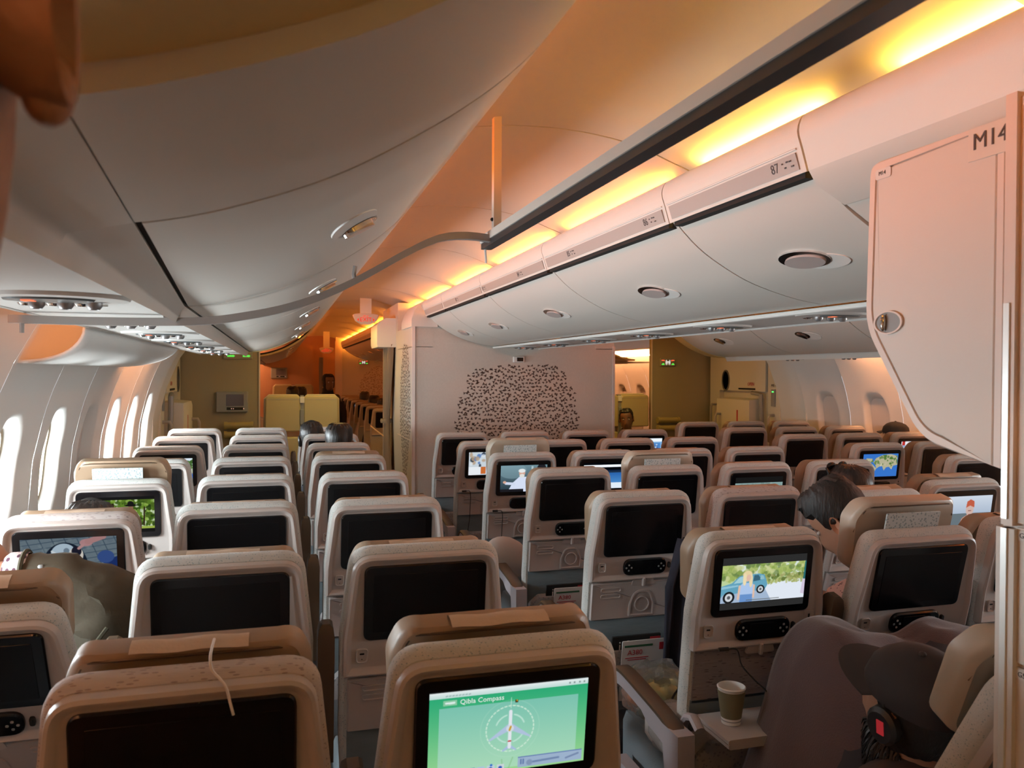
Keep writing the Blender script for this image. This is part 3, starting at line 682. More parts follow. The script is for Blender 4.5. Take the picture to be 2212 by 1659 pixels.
# sculpted housing under the daylit service channel
v = []; NU, NV = 22, 12
for i in range(NU+1):
    for j in range(NV+1):
        u = i/NU; t = j/NV; y = 3.15+2.55*u*(1-.25*(1-t)); y = 3.2+(1.85+.9*t)*u
        wv = math.sin(PI*min(1, t))**.8
        x = -.895+.225*t; z = 1.672+.118*t-.030*wv; x += .05*wv
        if u > .8: x -= (u-.8)/.2*.02*(1-t)
        v.append((x, y, z))
f = [(i*(NV+1)+j, (i+1)*(NV+1)+j, (i+1)*(NV+1)+j+1, i*(NV+1)+j+1) for i in range(NU) for j in range(NV)]
cf = tag(link('projector_fairing', MB().add(v, f), m_wall), 'smooth pale fairing between daylit sidewall and service channel', 'fairing')
sm = cf.modifiers.new('thick', 'SOLIDIFY'); sm.thickness = .012
# ================================================================== painted pictures for the lit screens
class Cv:
    """tiny raster canvas; coordinates 0..1 with y up, colours sRGB 0..1"""
    def __init__(s, w_, h_, bg=(0, 0, 0)):
        s.w, s.h = w_, h_; s.a = np.zeros((h_, w_, 3))+np.array(bg); x = (np.arange(w_)+.5)/w_; y = (np.arange(h_)+.5)/h_; s.X, s.Y = np.meshgrid(x, y); s.asp = 16/9
        s.rs = np.random.RandomState(5)
    def mix(s, m, c, al=1):
        m = np.clip(m, 0, 1)[..., None]*al; c = np.asarray(c, float); s.a = s.a*(1-m)+c*m; return s
    def grad(s, c0, c1, y0=0, y1=1, x0=0, x1=1):
        t = np.clip((s.Y-y0)/(y1-y0), 0, 1)[..., None]; m = ((s.X >= x0) & (s.X <= x1) & (s.Y >= y0) & (s.Y <= y1)).astype(float)
        return s.mix(m, np.array(c0)*(1-t)+np.array(c1)*t)
    def rect(s, x0, y0, x1, y1, c, al=1): return s.mix(((s.X >= x0) & (s.X <= x1) & (s.Y >= y0) & (s.Y <= y1)).astype(float), c, al)
    def ell(s, cx, cy, rx, ry, c, al=1, ring=None, rot=0):
        dx, dy = (s.X-cx), (s.Y-cy)
        if rot: dx, dy = dx*math.cos(rot)+dy*math.sin(rot)/s.asp, -dx*math.sin(rot)*s.asp+dy*math.cos(rot)
        d = np.sqrt((dx/rx)**2+(dy/ry)**2); soft = 1.2/(s.h*max(ry, 1e-3))
        m = np.clip((1-d)/soft+.5, 0, 1)
        if ring: m = m*np.clip((d-(1-ring))/soft+.5, 0, 1)
        return s.mix(m, c, al)
    def poly(s, pts, c, al=1):
        m = np.zeros(s.X.shape)
        for ox, oy in ((-.25, -.25), (.25, -.25), (-.25, .25), (.25, .25)):
            X, Y = s.X+ox/s.w, s.Y+oy/s.h; ins = np.zeros(X.shape, bool); n = len(pts)
            for i in range(n):
                (x0, y0), (x1, y1) = pts[i-1], pts[i]
                if y0 == y1: continue
                cr = ((y0 > Y) != (y1 > Y)) & (X < (x1-x0)*(Y-y0)/(y1-y0)+x0); ins ^= cr
            m += ins/4
        return s.mix(m, c, al)
    def line(s, x0, y0, x1, y1, wd, c, al=1):
        a = s.asp; dx, dy = (x1-x0)*a, y1-y0; L2 = dx*dx+dy*dy+1e-12
        t = np.clip((((s.X-x0)*a)*dx+(s.Y-y0)*dy)/L2, 0, 1); d = np.sqrt(((s.X-x0)*a-t*dx)**2+(s.Y-y0-t*dy)**2)
        return s.mix(np.clip((wd-d)*s.h+.5, 0, 1), c, al)
    def blotch(s, x0, y0, x1, y1, cols, n, r, al=.8):
        for _ in range(n):
            c = cols[s.rs.randint(len(cols))]; s.ell(s.rs.uniform(x0, x1), s.rs.uniform(y0, y1), r*s.rs.uniform(.5, 1.3)/s.asp, r*s.rs.uniform(.5, 1.3), c, al)
        return s
    def mesh(s, wd, ht, gain=1.0):
        h_, w_ = s.h, s.w; xs = np.linspace(-wd/2, wd/2, w_+1); zs = np.linspace(-ht/2, ht/2, h_+1)
        me = bpy.data.meshes.new('picture'); V = np.zeros(((h_+1)*(w_+1), 3)); V[:, 0] = np.tile(xs, h_+1); V[:, 2] = np.repeat(zs, w_+1)
        i = np.arange(h_)[:, None]*(w_+1)+np.arange(w_)[None]; Fq = np.stack([i, i+1, i+w_+2, i+w_+1], -1).reshape(-1, 4)
        me.vertices.add(len(V)); me.vertices.foreach_set('co', V.ravel()); me.loops.add(Fq.size); me.loops.foreach_set('vertex_index', Fq.ravel())
        me.polygons.add(len(Fq)); me.polygons.foreach_set('loop_start', np.arange(len(Fq))*4); me.update(calc_edges=True)
        c = np.clip(s.a, 0, 1).reshape(-1, 3); lin = np.where(c <= .04045, c/12.92, ((c+.055)/1.055)**2.4)*gain
        at = me.color_attributes.new('picture', 'FLOAT_COLOR', 'CORNER'); buf = np.ones((len(Fq), 4, 4)); buf[:, :, :3] = lin[:, None, :]; at.data.foreach_set('color', buf.ravel())
        me.materials.append(SCREEN); return me
def pic_compass():
    c = Cv(264, 149); c.grad((.66, .90, .62), (.20, .72, .50), 0, .93); c.grad((.72, .92, .78), (.52, .82, .74), .04, .82, .06, .94)
    c.grad((.80, .92, .90), (.97, 1, 1), .93, 1)
    for k in range(8): c.line(.10+.02*k, .955, .108+.02*k, .958, .006, (.55, .65, .65), .8)
    for x in (.88, .91, .945, .975): c.ell(x, .962, .006, .011, (.45, .52, .52), .8)
    c.rect(.085, .845, .165, .905, (.62, .85, .70), .9); c.line(.10, .875, .115, .875, .010, (.95, 1, 1)); c.line(.123, .873, .150, .876, .012, (.93, 1, .98))
    cx, cy = .505, .50; A = c.asp
    c.ell(cx, cy, .335/A, .335, (.80, .95, .86), .55, .012)
    for k in range(36):
        if k % 9 != 9: c.line(cx+.268/A*math.cos(k*PI/18), cy+.268*math.sin(k*PI/18), cx+.268/A*math.cos(k*PI/18+.085), cy+.268*math.sin(k*PI/18+.085), .007, (.86, .98, .90))
    for a0, a1 in ((20, 75), (105, 160), (200, 255), (285, 340)):
        for k in range(12):
            p, q = R(a0+(a1-a0)*k/12), R(a0+(a1-a0)*(k+1)/12); c.line(cx+.165/A*math.cos(p), cy+.165*math.sin(p), cx+.165/A*math.cos(q), cy+.165*math.sin(q), .008, (.78, .95, .88))
    c.line(cx, cy+.24, cx, cy+.36, .003, (.85, .97, .9))
    for s_ in (-1, 1):
        c.poly([(cx+s_*.008, cy+.06), (cx+s_*.13, cy-.105), (cx+s_*.133, cy-.13), (cx+s_*.012, cy-.03)], (.74, .82, .93)); c.poly([(cx+s_*.004, cy-.19), (cx+s_*.045, cy-.25), (cx+s_*.044, cy-.27), (cx+s_*.003, cy-.235)], (.70, .80, .92))
    c.line(cx, cy+.20, cx, cy-.22, .019, (.95, .97, 1)); c.ell(cx, cy, .024, .042, (.88, .92, .95)); c.line(cx-.003, cy-.02, cx+.004, cy+.02, .011, (.85, .65, .2)); c.line(cx-.007, cy-.15, cx+.007, cy-.15, .008, (.80, .15, .15))
    c.rect(.53, .80, .55, .835, (.25, .16, .08)); c.rect(.536, .815, .545, .83, (.85, .65, .2))
    c.line(.47, .0, .46, .14, .008, (.55, .78, .55), .5); c.line(.50, 0, .53, .15, .008, (.55, .78, .55), .5)
    for k, col in enumerate(((.75, .85, .9), (.47, .40, .78), (.30, .42, .82), (.72, .84, .92), (.80, .88, .93), (.86, .90, .92))):
        x = .12+.062*k; c.rect(x, .012, x+.047, .085, col); c.ell(x+.023, .048, .012, .02, (.25, .40, .75) if k > 2 else (.85, .85, .95))
    c.ell(.395, .09, .008, .014, (.2, .45, .85)); c.rect(.565, .02, .985, .145, (.66, .75, .86)); c.rect(.565, .135, .985, .145, (.45, .55, .75)); c.line(.585, .06, .585, .11, .008, (.40, .50, .70)); c.line(.60, .06, .60, .11, .008, (.4, .5, .7))
    c.line(.64, .065, .83, .08, .012, (.48, .57, .72)); c.ell(.64, .065, .02, .035, (.55, .63, .76)); c.line(.88, .06, .96, .10, .011, (.5, .58, .72)); return c
def letterbox(c, lo=.13, hi=.86, col=(.17, .17, .17)): c.rect(0, 0, 1, lo, col); c.rect(0, hi, 1, 1, col); return c
def pic_car():
    c = Cv(176, 99, (.72, .80, .60)); c.grad((.80, .84, .80), (.86, .92, .90), .6, 1)
    c.blotch(0, .58, 1, .90, [(.52, .62, .30), (.66, .72, .42), (.40, .50, .28), (.78, .80, .58), (.60, .68, .36)], 260, .055, .7)
    c.blotch(.45, .50, 1, .62, [(.34, .42, .20), (.52, .56, .30), (.62, .62, .40)], 70, .035, .7); c.poly([(0, .13), (1, .13), (1, .52), (.45, .44), (0, .46)], (.86, .89, .93)); c.poly([(0, .13), (.6, .13), (.5, .42), (0, .35)], (.62, .70, .80))
    c.blotch(.5, .46, 1, .53, [(.60, .64, .36), (.70, .72, .48)], 40, .025)
    body, dk = (.38, .62, .72), (.22, .38, .46)
    c.poly([(0, .24), (.03, .30), (.30, .31), (.52, .36), (.545, .44), (.53, .52), (.50, .64), (.44, .665), (.26, .66), (.20, .63), (.12, .51), (0, .46)], body); c.poly([(.14, .50), (.21, .62), (.25, .63), (.25, .51)], (.62, .78, .82)); c.poly([(.37, .52), (.38, .64), (.43, .64), (.47, .54)], dk); c.poly([(.45, .545), (.46, .635), (.49, .62), (.505, .55)], (.55, .72, .76)); c.poly([(0, .40), (.20, .44), (.2, .47), (0, .45)], (.55, .74, .82))
    for x, y, r_ in ((.095, .235, .115), (.465, .36, .082)): c.ell(x, y, r_/1.78*1.05, r_, (.08, .09, .10)); c.ell(x, y, r_/1.78*.68, r_*.68, (.80, .82, .84)); c.ell(x, y, r_/1.78*.3, r_*.3, (.35, .36, .38))
    skin = (.86, .72, .64); c.poly([(.225, .13), (.375, .13), (.37, .33), (.23, .33)], (.40, .56, .78)); c.poly([(.215, .28), (.385, .28), (.38, .46), (.35, .50), (.25, .50), (.22, .45)], (.66, .76, .90)); c.line(.215, .44, .205, .20, .022, skin); c.line(.385, .44, .385, .22, .020, skin)
    c.ell(.305, .61, .042, .085, skin); c.ell(.30, .66, .055, .075, (.88, .80, .62)); c.ell(.27, .57, .022, .12, (.90, .84, .68)); c.ell(.345, .54, .020, .13, (.88, .82, .66)); c.ell(.315, .60, .028, .06, skin)
    c.poly([(.955, .22), (1, .2), (1, .52), (.97, .50)], (.80, .76, .84)); c.poly([(.975, .5), (1, .5), (1, .86), (.985, .86)], (.15, .40, .42)); c.rect(.30, .155, .70, .175, (.35, .36, .36), .55)
    return letterbox(c)
def pic_coffee():
    c = Cv(150, 84, (.42, .48, .52)); 
    for k in range(12): c.line(-.2+.13*k, 1, .0+.13*k, 0, .008, (.25, .32, .38)); c.line(0, .12*k-.1, 1, .12*k+.12, .008, (.27, .34, .40))
    c.blotch(0, 0, 1, 1, [(.50, .56, .58), (.36, .42, .48)], 60, .05, .4); c.ell(.45, .35, .24, .55, (.10, .14, .20)); c.poly([(.80, 0), (1, 0), (1, .55), (.86, .45)], (.12, .20, .42)); c.ell(.88, .55, .09, .14, (.22, .32, .55)); c.ell(.44, .66, .13, .22, (.70, .78, .84)); c.ell(.47, .72, .03, .06, (.45, .52, .58)); c.line(.32, .72, .36, .66, .02, (.85, .9, .92)); c.ell(.57, .62, .075, .17, (.86, .84, .80)); c.ell(.575, .70, .052, .11, (.12, .12, .18)); c.ell(.68, .88, .07, .08, (.72, .54, .55)); c.line(.64, .82, .60, .76, .03, (.74, .56, .56)); c.line(.70, .9, .86, 1.0, .06, (.70, .52, .52)); c.ell(.50, .12, .20, .12, (.72, .80, .86)); return c
def pic_hat():
    c = Cv(140, 79, (.30, .40, .14)); c.blotch(0, .12, 1, .92, [(.22, .34, .10), (.44, .58, .20), (.60, .72, .34), (.85, .90, .80), (.14, .22, .08), (.36, .50, .16)], 420, .05, .75); c.rect(0, .10, 1, .17, (.62, .70, .30)); c.line(.46, .3, .42, .8, .03, (.18, .14, .10)); c.line(.85, .2, .86, .7, .02, (.20, .16, .10))
    sh = (.90, .90, .86); c.poly([(.54, .14), (.80, .14), (.79, .45), (.74, .60), (.60, .60), (.55, .42)], sh); c.poly([(.59, .2), (.75, .2), (.745, .50), (.71, .60), (.67, .48), (.63, .60), (.60, .50)], (.45, .46, .46)); c.ell(.668, .70, .035, .085, (.56, .42, .34)); c.ell(.668, .765, .085, .032, (.08, .08, .08)); c.ell(.668, .815, .045, .065, (.10, .10, .10)); c.rect(.58, .13, .78, .22, (.42, .42, .44)); return letterbox(c, .10, .92, (.10, .10, .10))
def pic_green(seed=1):
    c = Cv(80, 45, (.75, .80, .70)); c.rs = np.random.RandomState(seed); c.grad((.80, .86, .92), (.90, .95, 1), .75, 1); c.blotch(0, .5, 1, .9, [(.20, .34, .14), (.34, .48, .22)], 60, .07); c.rect(0, 0, 1, .4, (.70, .66, .50)); c.blotch(.5, 0, 1, .45, [(.12, .35, .85), (.16, .42, .92)], 16, .12); return c
def pic_elder():
    c = Cv(120, 68, (.26, .36, .40)); c.grad((.14, .20, .24), (.42, .54, .58), 0, 1); c.ell(.25, .8, .3, .3, (.50, .62, .66), .5); c.poly([(.16, .0), (.72, .0), (.66, .40), (.55, .56), (.40, .56), (.26, .34)], (.80, .84, .92)); c.ell(.46, .70, .065, .13, (.80, .62, .55)); c.ell(.455, .79, .075, .075, (.86, .88, .88)); c.ell(.46, .60, .055, .07, (.84, .84, .82)); c.line(.30, .30, .12, .33, .05, (.78, .82, .90)); c.ell(.09, .37, .035, .05, (.82, .64, .56)); c.rect(.0, 0, .5, .10, (.10, .10, .12)); c.rect(.66, .55, .70, .95, (.66, .74, .76)); c.ell(.88, .85, .10, .2, (.12, .12, .14)); c.ell(.86, .8, .04, .09, (.70, .55, .5)); return c
def pic_mixed():
    c = Cv(80, 45, (.78, .82, .85)); c.blotch(0, .3, 1, 1, [(.15, .18, .22), (.85, .88, .9), (.30, .45, .70), (.70, .60, .5)], 46, .09); c.rect(0, 0, .3, .35, (.90, .92, .94)); c.rect(.3, .05, .42, .35, (.78, .42, .2)); c.rect(.42, 0, 1, .32, (.80, .86, .92)); return c
def pic_menu():
    c = Cv(96, 54, (.02, .03, .05)); c.grad((.55, .72, .85), (.04, .10, .20), .18, .72); c.grad((.30, .55, .80), (.16, .38, .66), .2, .62); c.rect(0, .84, 1, .92, (.96, .98, 1)); c.rect(.03, .72, .20, .78, (.62, .80, .92)); c.rect(0, .0, 1, .22, (.88, .93, .97)); return c
def pic_snow():
    c = Cv(110, 62, (.60, .68, .66)); c.grad((.70, .74, .70), (.58, .70, .70), .1, .8); c.blotch(0, .2, 1, .8, [(.45, .56, .54), (.72, .78, .76), (.52, .60, .58)], 90, .06, .5); return letterbox(c, .13, .80, (.11, .11, .11))
def pic_map():
    c = Cv(110, 62, (.22, .46, .80)); 
    land = [[(.30, .62), (.36, .82), (.55, .95), (.78, .98), (.98, .90), (1, .5), (.88, .46), (.84, .30), (.76, .42), (.68, .40), (.62, .26), (.56, .46), (.48, .44), (.40, .36), (.36, .52)], [(.05, .0), (.0, .42), (.10, .60), (.26, .58), (.40, .36), (.34, .2), (.30, 0)], [(.02, .62), (.10, .82), (.26, .80), (.30, .66), (.16, .60)]]
    for p in land: c.poly(p, (.72, .70, .58))
    m = ((c.a[..., 0] > .5)).astype(float)
    for _ in range(70):
        x, y, r_ = c.rs.uniform(0, 1), c.rs.uniform(.55, 1), c.rs.uniform(.02, .07); c.mix(m*(((c.X-x)*1.78)**2+(c.Y-y)**2 < r_*r_), (.30, .46, .20), .7)
    for _ in range(30):
        x, y, r_ = c.rs.uniform(.0, .9), c.rs.uniform(.1, .6), c.rs.uniform(.02, .05); c.mix(m*(((c.X-x)*1.78)**2+(c.Y-y)**2 < r_*r_), (.86, .84, .74) if c.rs.rand() > .35 else (.34, .46, .22), .6)
    c.ell(.12, .06, .10, .12, (.20, .36, .16)); return c
def pic_tennis():
    c = Cv(120, 68, (.72, .78, .84)); c.rect(0, 0, 1, .50, (.42, .47, .50)); c.grad((.70, .76, .84), (.84, .88, .93), .5, 1); c.rect(0, .74, .11, 1, (.24, .55, .34)); sk = (.80, .60, .52)
    c.poly([(.36, 0), (.82, 0), (.78, .24), (.68, .38), (.60, .46), (.54, .46), (.44, .36)], sk); c.poly([(.38, 0), (.74, 0), (.70, .24), (.67, .38), (.63, .26), (.50, .26), (.46, .36)], (.16, .17, .21)); c.poly([(.46, .38), (.51, .24), (.63, .24), (.68, .38), (.66, .40), (.62, .28), (.52, .28), (.48, .40)], (.85, .62, .50)); c.ell(.575, .62, .075, .20, (.84, .72, .68)); c.poly([(.50, .66), (.51, .84), (.575, .90), (.65, .84), (.66, .66), (.575, .72)], (.78, .38, .28)); c.line(.55, .57, .60, .57, .012, (.55, .36, .34)); c.line(.555, .46, .595, .46, .008, (.60, .34, .34)); c.rect(.46, .14, .54, .16, (.85, .85, .85)); return c
def pic_blue():
    c = Cv(80, 45, (.50, .68, .86)); c.rect(0, .82, 1, 1, (.94, .97, 1)); c.rect(.6, .1, .95, .75, (.30, .52, .78)); c.blotch(.65, .1, .9, .7, [(.85, .9, .95), (.2, .35, .6)], 18, .05); return c
def pic_list():
    c = Cv(80, 45, (.80, .84, .90)); c.rect(0, .82, 1, 1, (.96, .97, 1)); c.rect(.03, .80, .12, 1, (.75, .20, .18)); c.grad((.45, .52, .66), (.62, .70, .82), 0, .8)
    for k in range(5): c.rect(.08+.18*k, .45, .2+.18*k, .68, (.85, .88, .93)); c.rect(.08+.18*k, .12, .2+.18*k, .34, (.30, .36, .50))
    return c
# ================================================================== seats
HZ, HY, LEAN = .45, .10, R(8.2)
def back_matrix(rec=0): return T(0, HY, HZ) @ Matrix.Rotation(LEAN+R(rec), 4, 'X')
# +X rotation turns +z towards -y: the back leans aft
SH_OUT = rpoly([(-.219, .372), (.219, .372), (.219, .48), (.192, .708), (-.192, .708), (-.219, .48)], [.012, .012, .15, .055, .055, .15], 6)
def seat_meshes():
    D = {}
    o = SH_OUT
    D['back_shell'] = MB().loft([xz(inset(o, .004), .05), xz(o, .030), xz(o, .006), xz(inset(o, .003), -.004), xz(inset(o, .009), -.008), xz(inset(o, .015), -.006), xz(inset(o, .021), .001), xz(inset(o, .026), .003)])
    D['monitor'] = plate(rrect(.330, .206, .022, 0, .577, 6), -.004, .012, .003)
    D['display'] = plate(rrect(.282, .158, .003, 0, .577, 2), -.0052, -.002, .0005)
    D['handset'] = plate(rrect(.182, .066, .030, .012, .428, 6), -.008, .006, .004)
    D['handset_screen'] = plate(rrect(.082, .044, .004, .004, .428, 3), -.0095, -.006, .0005)
    kb = MB()
    for cx in (-.058,):
        for a in range(4):
            q = plate(rrect(.007, .007, .003, cx+.011*math.cos(a*PI/2), .428+.011*math.sin(a*PI/2), 2), -.0095, -.006, .0005); kb.add(q.v, q.f)
    D['button_pad'] = kb
    D['release_knob'] = plate(rrect(.012, .024, .006, .118, .428, 3), -.006, .004, .002)
    D['usb_port'] = MB().loft([xz(rrect(.032, .040, .010, -.168, .432), .004), xz(rrect(.032, .040, .010, -.168, .432), -.001), xz(rrect(.029, .037, .009, -.168, .432), -.002), xz(rrect(.025, .033, .008, -.168, .432), .001)])
    D['usb_slot'] = plate(rrect(.012, .005, .001, -.168, .437, 1), .0003, .002, .0002).add(*(lambda q: (q.v, q.f))(plate(rrect(.003, .003, .001, -.168, .422, 1), .0003, .002, .0002)))
    D['jack'] = plate(rrect(.006, .006, .003, -.176, .392, 2), .002, .005, .0005).add(*(lambda q: (q.v, q.f))(plate(rrect(.006, .006, .003, -.160, .392, 2), .002, .005, .0005)))
    D['power_outlet'] = plate(rrect(.034, .050, .003, .172, .445, 2), .0005, .005, .001)
    D['outlet_slots'] = plate(rrect(.006, .012, .001, .172, .455, 1), -.0002, .002, .0002).add(*(lambda q: (q.v, q.f))(plate(rrect(.018, .005, .001, .172, .437, 1), -.0002, .002, .0002)))
    t = rpoly([(-.205, .215), (.205, .215), (.205, .366), (-.205, .366)], .006, 3)
    D['tray_table'] = MB().loft([xz(t, .045), xz(t, .004), xz(inset(t, .003), .0), xz(inset(t, .008), .001)])
    for nm, cx, cz in (('pl_a', -.125, .338), ('pl_b', -.125, .312), ('pl_c', .145, .338)):
        D[nm] = MB().loft([xz(rrect(.085, .017, .008, cx, cz), .0005), xz(rrect(.085, .017, .008, cx, cz), -.003), xz(rrect(.079, .012, .006, cx, cz), -.003), xz(rrect(.077, .010, .005, cx, cz), .0004)])
    cup = rpoly([(-.045, .222), (.065, .222), (.065, .275), (.045, .33), (-.025, .33), (-.045, .275)], [.004, .004, .05, .04, .04, .05], 5)
    D['cup_holder'] = MB().loft([xz(cup, .0008), xz(cup, -.003), xz(inset(cup, .006), -.004), xz(inset(cup, .010), .0006)])
    D['cup_ring'] = MB().tube([(.010+.030*math.cos(a), -.0015, .272+.030*math.sin(a)) for a in [2*PI*k/24 for k in range(25)]], .003, 6)
    D['latch_plate'] = MB().loft([xz(rpoly([(-.042, .352), (.062, .352), (.048, .385), (-.028, .385)], .008, 3), e) for e in (.004, -.003)]); D['latch'] = plate(rrect(.012, .036, .004, .010, .366, 3), -.012, .0, .003)
    lo = rpoly([(-.205, -.10), (.205, -.10), (.208, .22), (-.208, .22)], .01, 3); D['lower_back'] = MB().loft([xz(lo, .07), xz(lo, .014), xz(inset(lo, .006), .010)])
    rc = rpoly([(-.205, .20), (.205, .20), (.205, .37), (-.205, .37)], .006, 2); D['tray_recess'] = MB().loft([xz(rc, .05), xz(rc, .014), xz(inset(rc, .005), .010)])
    pk = rpoly([(-.19, -.17), (.19, -.17), (.195, .055), (.15, .095), (-.15, .095), (-.195, .055)], [.03, .03, .03, .02, .02, .03], 4); D['literature_pocket'] = MB().loft([[(x, .010, z) for x, z in pk], [(x, -.014-.018*max(0, (z+.17)/.27), z) for x, z in pk], [(x, -.018-.018*max(0, (z+.17)/.27), z) for x, z in inset(pk, .006)]])
    # fabric back: outline with the sides of the shell, front crowned
    fo = rpoly([(-.213, -.06), (.213, -.06), (.226, .20), (.226, .48), (.200, .722), (-.200, .722), (-.226, .48), (-.226, .20)], [.02, .02, .1, .15, .062, .062, .15, .1], 6)
    D['backrest'] = MB().loft([xz(inset(fo, .012), .012), xz(inset(fo, .003), .020), xz(fo, .030), xz(fo, .048), xz(inset(fo, .008), .064), xz(inset(fo, .035), .074)])
    hr = rpoly([(-.185, .53), (.185, .53), (.195, .70), (.170, .765), (-.170, .765), (-.195, .70)], [.04, .04, .08, .05, .05, .08], 6)
    D['headrest'] = MB().loft([xz(inset(hr, .012), .100), xz(inset(hr, .003), .104), xz(hr, .112), xz(hr, .150), xz(inset(hr, .014), .166), xz(inset(hr, .04), .172)])
    D['headrest'].v = [(x, y+.045*(abs(x)/.19)**3, z) for x, y, z in D['headrest'].v]
    D['headrest_seam'] = MB().tube([(x, .1035+.045*(abs(x)/.19)**3, z) for x, z in [(-.183, .66), (-.178, .70), (-.158, .745), (-.12, .752), (.12, .752), (.158, .745), (.178, .70), (.183, .66)]], .0025, 5)
    D['headrest_strip'] = MB().loft([[(x, y, .766+dz+.0015*math.sin(x*60)) for x in [-.09+.018*k for k in range(11)]] for y, dz in ((.110, -.004), (.125, .002), (.145, .003), (.160, -.004))], False, False, closed=False)
    D['check_panel'] = plate(rrect(.20, .060, .003, -.01, .705, 2), .0975, .102, .001)
    D['seat_cushion'] = MB().loft([[(x*(.215-i), .07+y*(.47-i)+ (i), z) for x, y in ((-1, 0), (1, 0), (1, 1), (-1, 1))] for z, i in ((.30, 0), (.42, 0), (.45, .012), (.455, .04))])
    D['seat_frame'] = MB().box((-.24, .10, .25), (.24, .52, .30)).box((-.25, .12, .20), (.25, .17, .25)).box((-.25, .42, .20), (.25, .47, .25))
    D['leg'] = MB().loft([[(x, y0_, z) for x, y0_ in ((-.015, a), (.015, a), (.015, b), (-.015, b))] for z, a, b in ((0, .02, .50), (.03, .02, .50), (.06, .12, .40), (.31, .14, .48))])
    arm = [(.03, .590), (.10, .612), (.25, .632), (.40, .648), (.46, .640), (.490, .612), (.485, .585)]
    arm = smooth_prof(arm, 3)
    D['armrest'] = MB().loft([[(-.022, y, z-.010), (.022, y, z-.010), (.022, y+.004, z-.055-(.02 if y < .2 else 0)), (-.022, y+.004, z-.055-(.02 if y < .2 else 0))] for y, z in arm[:-3]])
    D['armrest_pad'] = MB().loft([[(-.026, y, z-.012), (-.026, y, z-.002), (-.018, y, z+.004), (.018, y, z+.004), (.026, y, z-.002), (.026, y, z-.012)] for y, z in arm])
    D['arm_bay'] = MB().loft([[(x, y, z) for x, y in ((-.027, .0), (.027, .0), (.027, d_), (-.027, d_))] for z, d_ in ((.22, .06), (.40, .07), (.56, .10), (.60, .10))]).box((-.022, .06, .22), (.022, .46, .34))
    D['arm_bolt'] = MB().ell((.0, -.003, .50), (.009, .005, .009), 10, 6)
    D['raised_armrest'] = MB().loft([[(x, y+.0, z) for x, y in ((-.022+i, .0+i), (.022-i, .0+i), (.022-i, .055-i), (-.022+i, .055-i))] for z, i in ((.14, 0), (.50, 0), (.525, .004), (.535, .012))])
    D['tray_open'] = MB().loft([[(x*(.205-i), -.055-y*(.18-i)-i, .065+z) for x, y in ((-1, 0), (1, 0), (1, 1), (-1, 1))] for z, i in ((0, .004), (.003, 0), (.011, 0), (.0125, .0), (.0126, .004), (.0145, .004), (.0146, 0), (.024, 0), (.027, .004))])
    D['tray_arm'] = MB().tube([(0, .02, .02), (0, -.03, .075), (0, -.06, .085), (0, -.10, .062)], .016, 8, flat=.8)
    D['magazine'] = plate(rrect(.21, .27, .004, -.01, .015, 2), -.010, -.002, .001); D['safety_card'] = plate(rrect(.19, .25, .004, .01, -.01, 2), -.024, -.020, .0005)
    return {k: recalc(v.mesh(k)) for k, v in D.items()}
SM = seat_meshes()
SMAT = dict(back_shell=m_shell, monitor=m_black, display=m_dark, handset=m_black, handset_screen=m_dark, button_pad=m_grey, release_knob=m_gap, usb_port=m_shell, usb_slot=m_gap, jack=m_gap, power_outlet=m_shell, outlet_slots=m_gap,
            tray_table=m_tray, cup_holder=m_tray, cup_ring=m_tray, latch_plate=m_tray, latch=m_tray, lower_back=m_low, literature_pocket=m_pock, tray_recess=mat('recess_fabric', (.23, .20, .205), .9, bump=(120, .5, (.15, 1, 1)), speck=(150, .22, (.10, .08, .085), (.18, 1, 1))), backrest=m_fab, headrest=m_leather, pl_a=m_tray, pl_b=m_tray, pl_c=m_tray, headrest_seam=m_pad,
            headrest_strip=m_tab, check_panel=m_check, seat_cushion=m_cush, seat_frame=m_metal, leg=m_metal, armrest=m_arm, armrest_pad=m_pad, arm_bay=m_arm, arm_bolt=m_gap, raised_armrest=m_pad, tray_open=m_tray, tray_arm=m_arm, magazine=m_gap, safety_card=m_paper)
for k, m in SMAT.items(): SM[k].materials.append(m)
SEATS = {}
